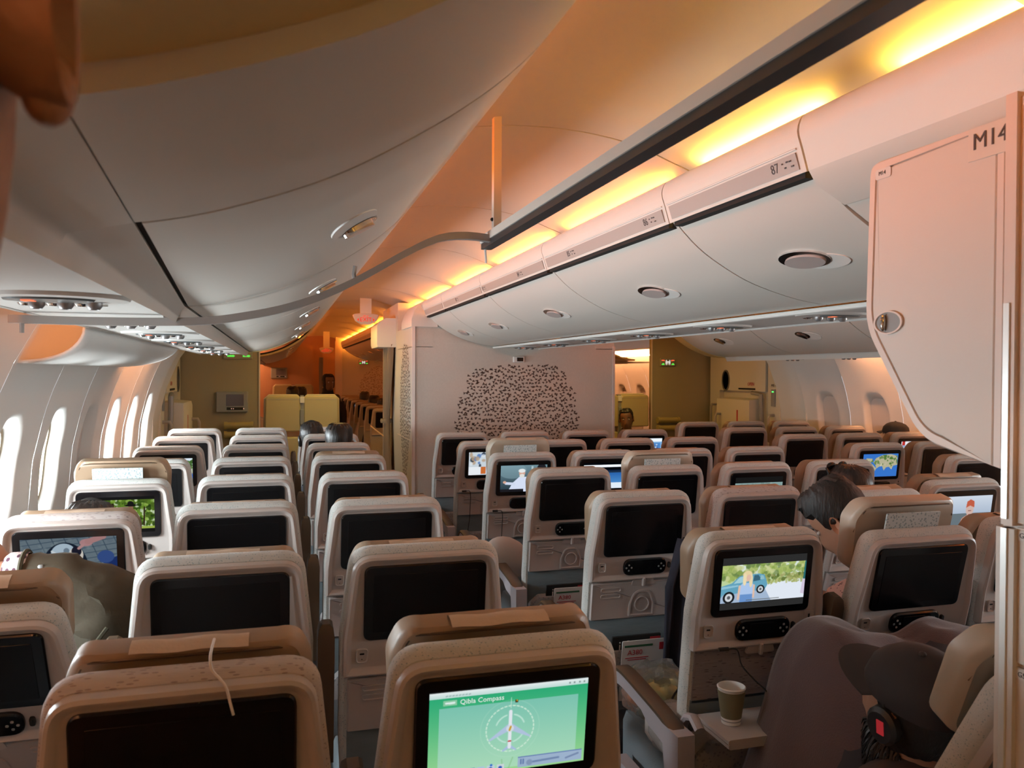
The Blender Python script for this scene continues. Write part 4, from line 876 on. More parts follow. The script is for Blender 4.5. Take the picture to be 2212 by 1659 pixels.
def seat(x, y, label, grp=None, rec=0, head=0, pic=None, gain=1.0, lod=0, left=None, right=None, tray=False, outlet=False, strip_=True, check=False, mag=False, fab=None, leather=None):
    s = tag(empty('airline_seat', (x, y, 0)), label, 'seat', grp)
    B = back_matrix(rec)
    def p(k, par=s, M=None, nm=None): return link(nm or k, SM[k], None, par, M)
    bk_ = p('backrest', M=B)
    if fab: bk_.data = bk_.data.copy(); bk_.data.materials[0] = fab
    sh = p('back_shell', M=B)
    H = B @ T(0, -.042, head-.058); hr_ = p('headrest', M=H)
    if leather: hr_.data = hr_.data.copy(); hr_.data.materials[0] = leather
    p('seat_cushion'); p('leg', M=T(-.17, 0, 0)); p('leg', M=T(.17, 0, 0))
    mo = p('monitor', M=B)
    if pic is None: p('display', mo)
    else:
        dsp = link('display', pic.mesh(.282, .158, gain), None, mo, T(0, -.0055, .577))
    if lod < 2:
        if strip_: p('headrest_strip', hr_)
        if check: p('check_panel', hr_)
        p('lower_back', M=B); p('seat_frame')
        p('literature_pocket', M=B)
        if tray: p('tray_recess', M=B); p('tray_open', M=T(0, HY, HZ+.098), nm='tray_table'); [p('tray_arm', M=T(q_, HY, HZ+.098)) for q_ in (-.217, .217)]
        else:
            tt = p('tray_table', M=B); [p(q_, tt, nm='placard_frame') for q_ in ('pl_a', 'pl_b', 'pl_c')]; p('cup_holder', tt); p('cup_ring', tt)
        lp = p('latch_plate', M=B); p('latch', lp)
        ha = p('handset', M=B); p('handset_screen', ha); p('release_knob', M=B); up_ = p('usb_port', M=B); p('usb_slot', up_); p('jack', M=B)
        if outlet: ou = p('power_outlet', M=B); p('outlet_slots', ou); link('outlet_lamp', SM_LED, None, ou)
        if lod < 1: p('button_pad', ha); p('button_pad', ha, T(.138, 0, 0)); p('headrest_seam', hr_)
        if mag:
            mg = p('magazine', M=B @ T(0, -.012, .0)); link('red_tab', plate(rrect(.045, .05, .001, .07, .115, 1), -.0115, -.009, .0002), m_red, mg); text('lettering', 'iCe', .062, m_paper, mg, T(-.045, -.0112, .108) @ FACE_AFT)
            sc_ = p('safety_card', M=B @ T(0, -.030, .03)); link('green_band', plate(rrect(.12, .008, .001, -.015, .093, 1), -.0255, -.023, .0002), mat('green_print', (.03, .12, .05), .6), sc_); text('lettering', 'A380', .03, m_red, sc_, T(-.03, -.0258, .066) @ FACE_AFT); link('red_emblem', plate(rrect(.018, .03, .001, .083, .085, 1), -.0255, -.023, .0002), m_red, sc_)
            for q_ in range(2): link('small_print', plate(rrect(.10-.02*q_, .003, .001, -.02, .044-.008*q_, 1), -.0255, -.023, .0002), m_red, sc_)
    for side, kind in ((-1, left), (1, right)):
        M = T(side*.26, 0, 0)
        if kind in ('arm', 'aisle'): a_ = p('armrest', M=M); p('armrest_pad', a_)
        if kind == 'aisle': ab = p('arm_bay', M=M); p('arm_bolt', ab)
        if kind == 'up': p('raised_armrest', M=T(side*.26, 0, 0) @ B @ T(0, .02, -.02))
    return s
SM_LED = recalc(plate(rrect(.012, .005, .002, .172, .4225, 1), -.001, .002, .0003).mesh('outlet_lamp')); SM_LED.materials.append(emat('green_light', (.1, 1, .15), 4))
ZL0, ZC0, PIT = 1.321, 1.252, .813
XL = [-.6526, -.136, .3832]; XC = [1.3791, 1.8925, 2.415, 2.9366]; XR_ = [mir(.3832), mir(-.136), mir(-.6526)]
OPT = {}   # (column, row) -> options
def setopt(c, r, **k): OPT[(c, r)] = k
setopt('L3', 0, pic=pic_compass(), gain=1.0, head=.030); setopt('L2', 0, head=.030, fab=m_fab2)
setopt('L1', 2, pic=pic_coffee(), rec=3.0, gain=.9, fab=m_fab2); setopt('L1', 3, pic=pic_hat(), head=.09, check=True, strip_=False, gain=1.1); setopt('L1', 5, pic=pic_green(), gain=1.2, rec=1)
setopt('L1', 1, rec=16.5, head=.05); setopt('L2', 2, rec=-2); setopt('L3', 4, head=.02); setopt('L2', 3, rec=-.8)
setopt('C1', 0, rec=17, head=.05, leather=m_leather2); setopt('C1', 1, pic=pic_car(), gain=1.25, tray=True, outlet=True, rec=-.5); setopt('C1', 2, mag=True); setopt('C1', 3, mag=True, rec=.5)
setopt('C1', 4, pic=pic_elder(), gain=1.3, head=.085, check=True, leather=m_leather2); setopt('C1', 5, pic=pic_mixed(), gain=1.2)
setopt('C2', 1, rec=5, head=.09, check=True, strip_=False, leather=m_leather2); setopt('C2', 3, head=.075, check=True, strip_=False, leather=m_leather2); setopt('C2', 4, pic=pic_menu(), gain=1.2); setopt('C2', 2, rec=0, fab=m_fab2)
setopt('C3', 2, rec=8.5); setopt('C3', 3, pic=pic_snow(), gain=.9); setopt('C4', 2, pic=pic_tennis(), gain=1.1, head=.02); setopt('C4', 6, pic=pic_blue(), gain=1.2); 
setopt('R1', 4, pic=pic_map(), gain=1.15, outlet=True); setopt('R3', 5, pic=pic_list(), gain=1.1)
colname = {'L1': 'window seat', 'L2': 'centre seat', 'L3': 'aisle seat', 'C1': 'aisle seat', 'C2': 'inner seat', 'C3': 'second inner seat', 'C4': 'far aisle seat', 'R1': 'aisle seat', 'R2': 'centre seat', 'R3': 'window seat'}
bankname = {'L': 'daylit-window bank', 'C': 'middle bank', 'R': 'closed-shade bank'}
PICNAME = {('L3', 0): 'showing green compass page', ('L1', 2): 'showing coffee pot film', ('L1', 3): 'showing man in black hat', ('L1', 5): 'showing green and blue picture', ('C1', 1): 'showing woman by blue car', ('C1', 4): 'showing white-bearded man', ('C1', 5): 'showing bright mixed picture', ('C2', 4): 'showing blue menu', ('C3', 3): 'showing pale wintry film', ('C4', 2): 'showing tennis player', ('C4', 6): 'showing blue page', ('R1', 4): 'showing world map', ('R3', 5): 'showing list page'}
def bank(pref, xs, z0, rows, ords):
    for r_ in range(rows[0], rows[1]):
        for i, x in enumerate(xs):
            c = '%s%d' % (pref, i+1); o = dict(OPT.get((c, r_), {}))
            left, right = 'up', None
            if i == 0: left = 'aisle' if pref in 'CR' else 'arm'
            if i == len(xs)-1: right = 'aisle' if pref in 'LC' else 'arm'
            if pref == 'R' and i > 0: left = 'arm'
            st = PICNAME.get((c, r_), 'dark screen')
            lab = 'seat %s, %s of %s, %s row from the front' % (st, colname[c], bankname[pref], ORD[ords-1-r_])
            y = z0+PIT*r_+o.pop('dy', 0)
            z = y+.0
            SEATS[(c, r_)] = seat(x, z, lab, 'seats of the '+bankname[pref], lod=0 if r_ < 4 else 1, left=left, right=right, **o)
bank('L', XL, ZL0, (0, 8), 8); bank('C', XC, ZC0, (0, 7), 7); bank('R', XR_, ZL0, (2, 8), 8)
for o_ in SEATS[('L3', 0)].children:
    if o_.name.startswith('monitor'): text('lettering', 'Qibla Compass', .0125, emat('screen_white', (.93, 1, .97), 1.9), o_, T(-.141+.282*.185, -.0058, .577+.158*.374) @ FACE_AFT, .0001, 'LEFT')
for k in range(8):
    for i, x in enumerate(XC[:3]):
        seat(x, 10.55+PIT*k, 'brown-lit seat of the far cabin beyond the curtain', 'far cabin seats', lod=2, left='aisle' if i == 0 else None, rec=rnd.uniform(-1, 3), head=.02, pic=pic_blue() if (k == 4 and i == 0) else None)
for i, x in enumerate(XR_):
    for k in range(3): seat(x, 10.9+PIT*k, 'seat beyond the cross-aisle on the closed-shade side', 'far cabin seats, closed-shade side', lod=2)
# ================================================================== people
SKIN = {'tan': mat('skin_tan', (.42, .22, .14), .5, sss=.1, bump=(120, .08)), 'brown': mat('skin_brown', (.22, .105, .06), .5, sss=.08), 'deep': mat('skin_deep', (.16, .075, .045), .5, sss=.05), 'near': mat('skin_near', (.36, .17, .09), .5, sss=.1, bump=(160, .25), vary=(35, .18))}
m_hair = mat('black_hair', (.012, .010, .009), .38, bump=(90, .7, (1, 1, .16))); m_hairb = mat('brown_hair', (.014, .008, .006), .4, bump=(90, .7, (1, 1, .16)))
HEAD = [(-.105, .062, .030, -.075), (-.06, .056, .026, -.070), (-.025, .056, .030, -.068), (-.005, .050, .070, -.066), (.012, .052, .090, -.072), (.035, .060, .094, -.082), (.06, .066, .093, -.092), (.09, .070, .092, -.098), (.12, .073, .087, -.102), (.15, .076, .093, -.104), (.18, .074, .087, -.099), (.205, .064, .068, -.084), (.222, .044, .042, -.056), (.231, .018, .016, -.022)]
TORSO = [(-.72, .16, .12, -.11), (-.60, .175, .125, -.115), (-.45, .165, .115, -.115), (-.32, .185, .115, -.12), (-.22, .205, .095, -.125), (-.165, .19, .07, -.12), (-.135, .12, .045, -.10)]
def ring(z, w_, yf, yb, n=28, e=2.25, grow=0):
    out = []; cy = (yf+yb)/2; ry = (yf-yb)/2+grow; w_ = w_+grow
    for k in range(n):
        a = 2*PI*k/n; c, s_ = math.cos(a), math.sin(a)
        out.append(Vector((math.copysign(abs(c)**(2/e), c)*w_, cy+math.copysign(abs(s_)**(2/e), s_)*ry, z)))
    return out
def limb(path, rad, n=12): return MB().tube(smooth_prof(path, 4), list(np.interp(np.linspace(0, 1, 4*(len(path)-1)+1), np.linspace(0, 1, len(path)), rad)), n)
def hand(mb, at, d, side=1, sc=1.0):
    """palm with four fingers and a thumb, from point at, along unit d, palm down"""
    d = Vector(d).normalized(); r_ = d.cross(Vector((0, 0, 1))).normalized(); n_ = r_.cross(d); p = Vector(at)
    q = MB().loft([[p+d*(t*.085*sc)+r_*(x*wd*sc)+n_*(z*.012*sc) for x, z in ((-1, -1), (-.5, -1.3), (.5, -1.3), (1, -1), (1, 1), (.5, 1.2), (-.5, 1.2), (-1, 1))] for t, wd in ((-.1, .024), (.25, .034), (.7, .040), (1, .038))]); mb.add(q.v, q.f)
    for i, L in enumerate((.062, .072, .068, .052)):
        b = p+d*.08*sc+r_*((i-1.5)*.020*sc); q = limb([b, b+d*L*.45*sc-n_*.004, b+d*L*.8*sc-n_*.016*sc, b+d*L*sc-n_*.03*sc], [.0095*sc, .009*sc, .008*sc, .006*sc], 8); mb.add(q.v, q.f)
    b = p+d*.02*sc-r_*side*.03*sc; q = limb([b, b+d*.03*sc-r_*side*.022*sc-n_*.006, b+d*.06*sc-r_*side*.03*sc-n_*.016*sc], [.012*sc, .010*sc, .007*sc], 8); mb.add(q.v, q.f)
def person(label, loc, rz=0, lean=(0, 0), drop=0, head=(0, 0, 0), skin='tan', hair='short', hairm=None, shirt=None, arms='lap', seated=True, category='person', trousers=None, extra=None, legs=None):
    """local frame: origin under the hips, face to +y; chin height set by drop"""
    root = tag(empty('person', loc, rz), label, category)
    CH = (1.17 if seated else 1.40)-drop                                   # chin height above the floor
    LM = T(0, 0, .45) @ Matrix.Rotation(R(lean[0]), 4, 'X') @ Matrix.Rotation(R(lean[1]), 4, 'Y') @ T(0, 0, -.45)
    neck = Vector((0, -.03, CH-.05))
    def HM(t): return T(*neck) @ Matrix.Rotation(R(head[2])*t, 4, 'Y') @ Matrix.Rotation(R(head[1])*t, 4, 'Z') @ Matrix.Rotation(-R(head[0])*t, 4, 'X') @ T(*(-neck))
    body = MB(); rings = []
    hipz = .46 if seated else .82
    for z, w_, yf, yb in TORSO:
        zz = CH+z if z > -.25 else hipz+(CH-.25-hipz)*(z+.72)/.47
        rings.append([LM @ p for p in ring(zz, w_, yf-.02, yb-.02)])
    for z, w_, yf, yb in HEAD:
        t = min(1, max(0, (z+.105)/.09)); r_ = ring(z, w_, yf, yb, e=2.1 if z > 0 else 2)
        for k, p in enumerate(r_):
            a = 2*PI*k/28; fr = max(0, math.sin(a))**14
            if .055 < z < .125: p.y += fr*(.024 if z < .1 else .010)       # nose
            if .03 < z < .045: p.y += fr*.004                              # lips
            if .11 < z < .13: p.y -= max(0, 1-abs(abs(p.x)-.032)/.018)*.010*(1 if p.y > 0 else 0)   # eye sockets
            p.z += CH
        rings.append([LM @ HM(t) @ p for p in r_])
    body.loft([[tuple(p) for p in r_] for r_ in rings])
    HF = LM @ HM(1)
    for k in (-1, 1):                                                      # ears
        q = MB().loft([[(k*(.068+dx+o_*.4), -.012+.019*sc*math.cos(a)-o_*.5, CH+.105+.034*sc*math.sin(a)-.006*math.cos(a)) for a in [2*PI*j/16 for j in range(16)]] for dx, sc, o_ in ((0, .75, 0), (.012, 1, .01), (.018, .95, .012), (.013, .7, .01), (.008, .3, .006))]).tf(HF); body.add(q.v, q.f)
    sh = CH-.18
    LEG = legs or (lambda k: [(k*.10, .02, .55), (k*.13, .30, .57), (k*.14, .46, .54), (k*.14, .48, .30), (k*.13, .44, .07), (k*.13, .54, .04)])
    if seated:
        for k in (-1, 1):
            q = limb(LEG(k), [.09, .085, .065, .055, .04, .03]); body.add(q.v, q.f)
    else:
        for k in (-1, 1): q = limb([(k*.09, 0, .85), (k*.10, .01, .5), (k*.10, -.01, .08), (k*.10, .12, .035)], [.095, .07, .045, .03]); body.add(q.v, q.f)
    AP = {'lap': lambda k: [(k*.185, -.02, sh), (k*.235, .0, sh-.14), (k*.25, .06, sh-.28), (k*.20, .22, sh-.30), (k*.12, .32, sh-.31)],
          'side': lambda k: [(k*.185, -.02, sh), (k*.225, -.01, sh-.15), (k*.23, .0, sh-.29), (k*.22, .05, sh-.42), (k*.21, .08, sh-.52)]}[arms]
    sl = MB()
    for k in (-1, 1):
        P = [LM @ Vector(p) for p in AP(k)]; q = limb(P, [.055, .048, .042, .036, .027]); body.add(q.v, q.f); hand(body, P[-1], (P[-1]-P[-2]), k)
        q = limb(P, [.064, .057, .050, .043, .036]); sl.add(q.v, q.f)
    link('body', body, SKIN[skin], root)
    if shirt:
        rr = []
        for z, w_, yf, yb in TORSO+[(-.118, .082, .036, -.088), (-.095, .072, .038, -.082)]:
            zz = CH+z if z > -.25 else hipz+(CH-.25-hipz)*(z+.72)/.47
            rr.append([tuple(LM @ p) for p in ring(zz, w_, yf-.02 if z < -.13 else yf-.008, yb-.02 if z < -.13 else yb-.008, grow=.010)])
        sl.loft(rr, True, False); link('shirt', sl, shirt, root)
    if trousers or seated:
        tr_ = MB()
        for k in (-1, 1):
            q = limb(LEG(k)[:5] if seated else [(k*.09, 0, .9), (k*.10, .01, .5), (k*.10, -.01, .08)], [.105, .10, .08, .068, .055] if seated else [.11, .085, .065]); tr_.add(q.v, q.f)
        link('trousers', tr_, trousers or mat('dark_trousers', (.03, .03, .04), .85), root)
    hm = hairm or m_hair
    if hair:
        hb = MB(); rr = []; rr_ = random.Random(len(label))
        full = [(.03, .056, .094, -.080)]+[h for h in HEAD if h[0] > .03]
        for z, w_, yf, yb in full:
            r_ = []
            for k, p in enumerate(ring(z, w_, yf, yb, n=56, e=2.1)):
                a = math.atan2(p.y+.01, p.x); front = math.sin(a)
                line = .185 if front > .66 else (.15 if front > .40 else (.09 if front > -.30 else .025))
                if hair in ('hijab',): line = .185 if front > .62 else -.2
                vis = min(1, max(0, (z-line)/.02))
                if hair == 'nape': vis = 1 if (z < .165 and front < .25 and z > .02) else 0
                g_ = (.014 if hair != 'bun' else .010)+.0025*math.sin(k*2.1+z*90)+rr_.uniform(-.001, .0015)
                if hair == 'tall' and z > .15: g_ += .012*(z-.15)/.08
                c = Vector((0, (yf+yb)/2, 0)); d = Vector((p.x, p.y-c.y, 0)); 
                p = p+d.normalized()*(g_ if vis > .5 else -.014)*1.0
                p.z = CH+z+(g_*min(1, max(0, (z-.17)/.05)) if vis > .5 else 0); r_.append(tuple(HF @ p))
            rr.append(r_)
        hb.loft(rr, True, True)
        if hair == 'bun': q = MB().ell((0, -.125, CH+.14), (.04, .035, .04)).tf(HF); hb.add(q.v, q.f)
        if hair == 'hijab': q = MB().loft([[tuple(LM @ p) for p in ring(CH+z, w_, yf, yb)] for z, w_, yf, yb in ((-.20, .17, .10, -.14), (-.12, .12, .08, -.12), (-.03, .085, .06, -.10), (.03, .078, .05, -.11))], False, False); hb.add(q.v, q.f)
        link('hair', hb, hm, root)
    # face features
    for k in (-1, 1):
        e_ = link('eye', MB().ell((k*.031, .079, CH+.118), (.012, .008, .008), 10, 8).tf(HF), mat('eye_white', (.55, .52, .50), .3), root); link('iris', MB().ell((k*.031, .0855, CH+.118), (.005, .003, .005), 8, 6).tf(HF), m_gap, e_)
        link('eyebrow', MB().tube([HF @ Vector((k*.014, .098, CH+.139)), HF @ Vector((k*.032, .096, CH+.144)), HF @ Vector((k*.052, .083, CH+.138))], .0035, 6), hm, root)
    link('mouth', MB().tube([HF @ Vector((-.022, .091, CH+.040)), HF @ Vector((0, .0985, CH+.041)), HF @ Vector((.022, .091, CH+.040))], [.002, .005, .002], 6), mat('lips', (.26, .10, .08), .5), root)
    return root, HF, CH
def headphones(root, HF, CH, label, z=.245):
    """band over the crown and two cups"""
    o = tag(empty('headphones', root.location, root.rotation_euler.z), label, 'headphones')
    link('band', MB().tube([HF @ Vector((.086*math.cos(a), -.005, CH+.10+(z-.10)*math.sin(a))) for a in [PI*k/20 for k in range(21)]], .008, 8, flat=1.6), m_gap, o)
    for k in (-1, 1):
        c_ = link('ear_cup', MB().loft([[(k*(.070+d_), -.005+.036*s_*math.cos(a), CH+.10+.044*s_*math.sin(a)) for a in [2*PI*j/18 for j in range(18)]] for d_, s_ in ((0, .9), (.008, 1), (.028, 1), (.036, .8))]).tf(HF), mat('black_vinyl', (.02, .02, .022), .35), o)
    return o
m_olive = mat('olive_cloth', (.055, .042, .024), .85, bump=(22, .8), vary=(8, .25))
m_floral = mat('floral_shirt', (.55, .33, .28), .85, speck=(70, .27, (.10, .05, .06)))
m_cream = mat('cream_uniform', (.60, .50, .26), .8); m_navy = mat('navy_cloth', (.018, .018, .03), .9, bump=(40, .4))
m_whitesh = mat('white_shirt', (.62, .55, .55), .85, bump=(30, .4))
# man in floral shirt, head turned to the aisle
p_, HF, CH = person('man with short dark hair and pink speckled shirt, head bowed towards the aisle', (1.965, 2.33, 0), 0, (4, -2), .085, (40, 32, -6), 'tan', 'tall', mat('man_hair', (.010, .008, .007), .58, bump=(110, .8, (1, 1, .2))), m_floral)
p_, HF, CH = person('passenger with sunglasses pushed up on the hair, ahead of the speckled shirt', (2.46, 3.10, 0), 0, (3, 0), .185, (0, 12, 0), 'tan', 'short', m_hairb, m_navy)
sg = tag(empty('sunglasses', p_.location), 'dark sunglasses worn on top of a brown-haired head', 'sunglasses')
link('frame', MB().tube([HF @ Vector((x, y, CH+z)) for x, y, z in [(-.088, -.03, .14), (-.086, .02, .19), (-.07, .06, .226), (0, .075, .236), (.07, .06, .226), (.086, .02, .19), (.088, -.03, .14)]], .005, 6), m_black, sg)
for k in (-1, 1): link('lens', MB().ell((k*.036, .062, CH+.232), (.030, .012, .020)).tf(HF), m_black, sg)
p_, HF, CH = person('black-haired passenger wearing headphones, seated ahead of the other black head', (.30, 6.48, 0), 0, (2, -4), .16, (0, 0, 0), 'tan', 'short', None, m_navy); headphones(p_, HF, CH, 'black headphones on the passenger near the jump seats')
person('black-haired passenger in the daylit bank, directly behind the one with headphones', (.40, 5.68, 0), 0, (2, 0), .14, (0, 0, 0), 'tan', 'tall', None, m_navy)
p_, HF, CH = person('dark brown haired passenger with a white headband by the daylit window', (-.67, 3.22, 0), 0, (6, 2), .235, (14, 0, 0), 'tan', 'short', m_hairb, m_whitesh)
o = tag(link('headband', MB().loft([[tuple(HF @ (p+Vector((0, 0, CH+.004*k)))) for p in ring(.150+.014*k, .090, .10-.012*k, -.118)] for k in range(4)], False, False), m_paper), 'pale headband on the brown-haired window passenger', 'headband')
o.modifiers.new('t', 'SOLIDIFY').thickness = .004
headphones(p_, HF, CH, 'thin black headphones over the pale headband')
person('crew member with hair in a bun sitting on the yellow jump seat, facing back', (4.10, 9.06, 0), PI, (0, 0), .19, (4, -28, 6), 'brown', 'bun', None, m_cream)
person('woman in dark headscarf standing far along the aisle', (.72, 12.5, 0), PI, (0, 0), .03, (0, 20, 0), 'deep', 'hijab', m_gap, m_navy, 'side', False)
p_, HF, CH = person('passenger in a dark cap by the closed window shades', (5.0, 5.68, 0), 0, (2, 0), .175, (0, 0, 0), 'tan', 'nape', None, m_navy)
def cap(root, HF, CH, label, mc, fwd=1, lift=0, tilt=0):
    o = tag(empty('cap', root.location, root.rotation_euler.z), label, 'cap'); Mx = HF @ T(0, 0, CH) @ Matrix.Rotation(R(tilt), 4, 'X')
    link('crown', MB().loft([[tuple(p) for p in ring(z+lift, w_, yf, yb)] for z, w_, yf, yb in ((.150, .092, .110, -.121), (.168, .092, .110, -.121), (.203, .086, .098, -.112), (.228, .068, .070, -.086), (.243, .038, .036, -.048), (.248, .01, .01, -.012))], False, True).tf(Mx), mc, o)
    n = 14; v = []; f = []
    for i in range(n+1):
        a = PI*(.12+.76*i/n); 
        for rr_, dz in ((1.0, 0), (1.72, -.016)):
            for th in (0, -.004): v.append((.088*math.cos(a)*(1 if rr_ == 1 else 1.12), fwd*(-.005+.112*math.sin(a)*rr_), .156+lift+dz+th+.012*abs(math.sin(a))))
    for i in range(n):
        b = 4*i; f += [(b, b+2, b+6, b+4), (b+1, b+5, b+7, b+3), (b+2, b+3, b+7, b+6), (b, b+4, b+5, b+1)]
    link('brim', MB().add(v, f).tf(Mx), mc, o); link('button', MB().ell((0, 0, .249+lift), (.008, .008, .005), 8, 6).tf(Mx), mc, o); return o
cap(p_, HF, CH, 'dark cap worn by the passenger at the closed shades', m_gap)
for i, (x, y, dr) in enumerate(((1.40, 12.4, .12), (1.44, 11.6, .14), (1.42, 14.0, .1), (1.9, 13.2, .1), (.2, 12.2, -.02), (.34, 13.0, .0), (-.35, 11.5, 0))):
    person('far passenger, dark head above the seats beyond the cross-aisle', (x, y, 0), 0, (2, 0), dr, (0, 0, 0), 'brown', 'short', None, m_navy if i % 2 else m_whitesh)['group' if False else 0]['group'] = 'far cabin passengers'
person('far passenger in white shirt leaning an arm into the aisle', (1.12, 14.9, 0), 0, (6, -10), .16, (0, 0, 0), 'brown', 'short', None, m_whitesh)
# sleeper under the blanket
p_, HF, CH = person('bearded sleeper in black cap and headphones under the plum blanket', (1.365, 1.545, 0), 0, (15, -3), .335, (6, 14, -6), 'tan', 'nape', None, m_navy, legs=lambda k: [((-.04 if k < 0 else .14), .02, .56), ((.08 if k < 0 else .34), .20, .70), ((.13 if k < 0 else .44), .33, .80), ((.14 if k < 0 else .45), .37, .66), ((.14 if k < 0 else .45), .40, .50), ((.14 if k < 0 else .45), .44, .47)])
cap(p_, HF, CH, 'black cap on the sleeper under the plum blanket', mat('black_cap', (.018, .013, .013), .8), 1, -.004, 8)
o = headphones(p_, HF, CH, 'bulky black headphones with a red mark on the sleeper', .226)
link('red_mark', MB().box((-.108, -.016, CH+.086), (-.106, .0, CH+.118)).tf(HF), emat('red_glint', (.8, .05, .06), .8), o)
bd = MB()
rb = random.Random(3)
for k in range(420):
    a = rb.uniform(-.15*PI, 1.15*PI); z = rb.uniform(-.045, .045); r0 = .058; x = r0*math.cos(a); y = .018+.07*max(-.4, math.sin(a))
    b = HF @ Vector((x, y, CH+z)); t = HF @ Vector((x*1.35, y*1.22, CH+z-rb.uniform(.02, .045))); m_ = (b+t)/2+Vector((rb.uniform(-.006, .006), rb.uniform(-.006, .006), .004)); bd.tube([b, m_, t], [.004, .003, .0008], 4)
bo = link('beard', bd, m_hair, p_); bo['kind'] = 'stuff'
# plum blanket over raised knees
def blanket():
    sec = [(-.30, .36), (-.20, .46), (-.13, .66), (-.085, .84), (-.03, .925), (.05, .935), (.14, .885), (.22, .87), (.30, .90), (.37, .893), (.45, .82), (.50, .62), (.53, .42)]
    sec = smooth_prof(sec, 5); nv = 34; v = []
    for j in range(nv+1):
        t = j/nv; y = 1.995-.56*t
        hgt = 1.0 if t < .18 else 1-.40*min(1, (t-.18)/.62)**1.1
        for i, (dx, z) in enumerate(sec):
            u = i/(len(sec)-1); zz = .34+(z-.34)*hgt
            flare = -.20*t*max(0, 1-u*3.2)-.06*t*(1-u); x = 1.48+dx*1.22+flare
            fold = .026*math.sin(u*24+t*8)*(1-math.exp(-7*t))*(1-.5*hgt+.3)+.013*math.sin(u*43-t*10)*(1-math.exp(-9*t))
            v.append((x+fold*.4, y+fold*.6+(.02*math.sin(u*9) if t < .1 else 0), zz+fold*(.6 if z > .8 else .2)))
    n = len(sec); return MB().add(v, [(j*n+i, j*n+i+1, (j+1)*n+i+1, (j+1)*n+i) for j in range(nv) for i in range(n-1)])
bl = tag(link('blanket', blanket(), mat('plum_blanket', (.095, .062, .066), .95, sheen=.3, bump=(220, .3))), 'plum fleece blanket draped over the sleeper and raised knees', 'blanket'); bl.modifiers.new('t', 'SOLIDIFY').thickness = .006
roll = MB().tube(smooth_prof([(1.17, 1.50, .62), (1.20, 1.46, .70), (1.25, 1.44, .75), (1.33, 1.42, .765), (1.43, 1.42, .76), (1.55, 1.43, .73)], 4), .05, 12)
bf = tag(link('jacket', roll, mat('dark_brown_jacket', (.05, .03, .028), .8, bump=(25, .6))), 'rumpled dark brown jacket bunched at the sleeper\'s chest', 'jacket')
# passenger slumped forward in olive jacket, window seat
op = tag(empty('person', (-.62, 2.45, 0)), 'passenger in olive jacket with rolled patterned cuff, slumped at the window seat', 'person')
iv4 = T(.62, -2.45, 0)
ob = MB()
q = limb([(-.60, 2.42, .50), (-.56, 2.46, .75), (-.56, 2.52, .90)], [.13, .13, .10], 20); ob.add(q.v, q.f)
q = limb([(-.50, 2.47, .93), (-.50, 2.45, 1.02), (-.57, 2.44, 1.07), (-.66, 2.44, 1.085), (-.77, 2.46, 1.08), (-.85, 2.52, 1.08)], [.05, .045, .045, .043, .038, .030], 14); ob.add(q.v, q.f); hand(ob, (-.85, 2.52, 1.08), (-.35, 1, -.1))
q = MB().ell((-.785, 2.50, 1.07), (.085, .10, .115), 18, 12); ob.add(q.v, q.f)
for k in (-1, 1): q = limb([(-.65+k*.10, 2.44, .52), (-.65+k*.12, 2.75, .55), (-.65+k*.12, 2.92, .5), (-.65+k*.12, 2.93, .08), (-.65+k*.12, 3.02, .04)], [.09, .085, .06, .045, .03]); ob.add(q.v, q.f)
link('body', ob.tf(iv4), SKIN['tan'], op)
jk = MB(); q = limb([(-.52, 2.40, .46), (-.50, 2.44, .70), (-.47, 2.47, .88), (-.455, 2.45, .96), (-.475, 2.44, 1.015), (-.56, 2.435, 1.062), (-.648, 2.435, 1.085)], [.155, .150, .118, .100, .088, .074, .062], 22)
for i, p in enumerate(q.v):
    nz = .009*math.sin(p[0]*55+p[2]*40)+.006*math.sin(p[2]*95+p[0]*70)+.004*math.sin(p[0]*150); q.v[i] = (p[0]+nz, p[1]+nz*.4, p[2]+nz*.7)
jk.add(q.v, q.f); link('jacket', jk.tf(iv4), m_olive, op)
link('sleeve_hem', MB().tube([(-.648, 2.435+.066*math.cos(a), 1.085+.066*math.sin(a)) for a in [2*PI*k/20 for k in range(21)]], .006, 6).tf(iv4), mat('dark_olive', (.05, .045, .025), .85), op)
link('button', MB().ell((-.60, 2.385, 1.115), (.009, .005, .009), 10, 6).tf(iv4), m_grey, op)
link('pocket_flap', MB().tube(smooth_prof([(-.43, 2.325, .96), (-.47, 2.30, .91), (-.52, 2.29, .875)], 4), .006, 6).tf(iv4), mat('dark_olive', (.05, .045, .025), .85), op)
link('rolled_cuff', MB().loft([[(x, 2.438+r_*math.cos(a), 1.086+r_*math.sin(a)) for a in [2*PI*k/24 for k in range(24)]] for x, r_ in ((-.640, .060), (-.650, .064), (-.685, .062), (-.695, .054), (-.68, .046))], False, False).tf(iv4), mat('paisley_lining', (.62, .55, .56), .8, speck=(42, .34, (.10, .04, .07), (1.6, 1, 1))), op)
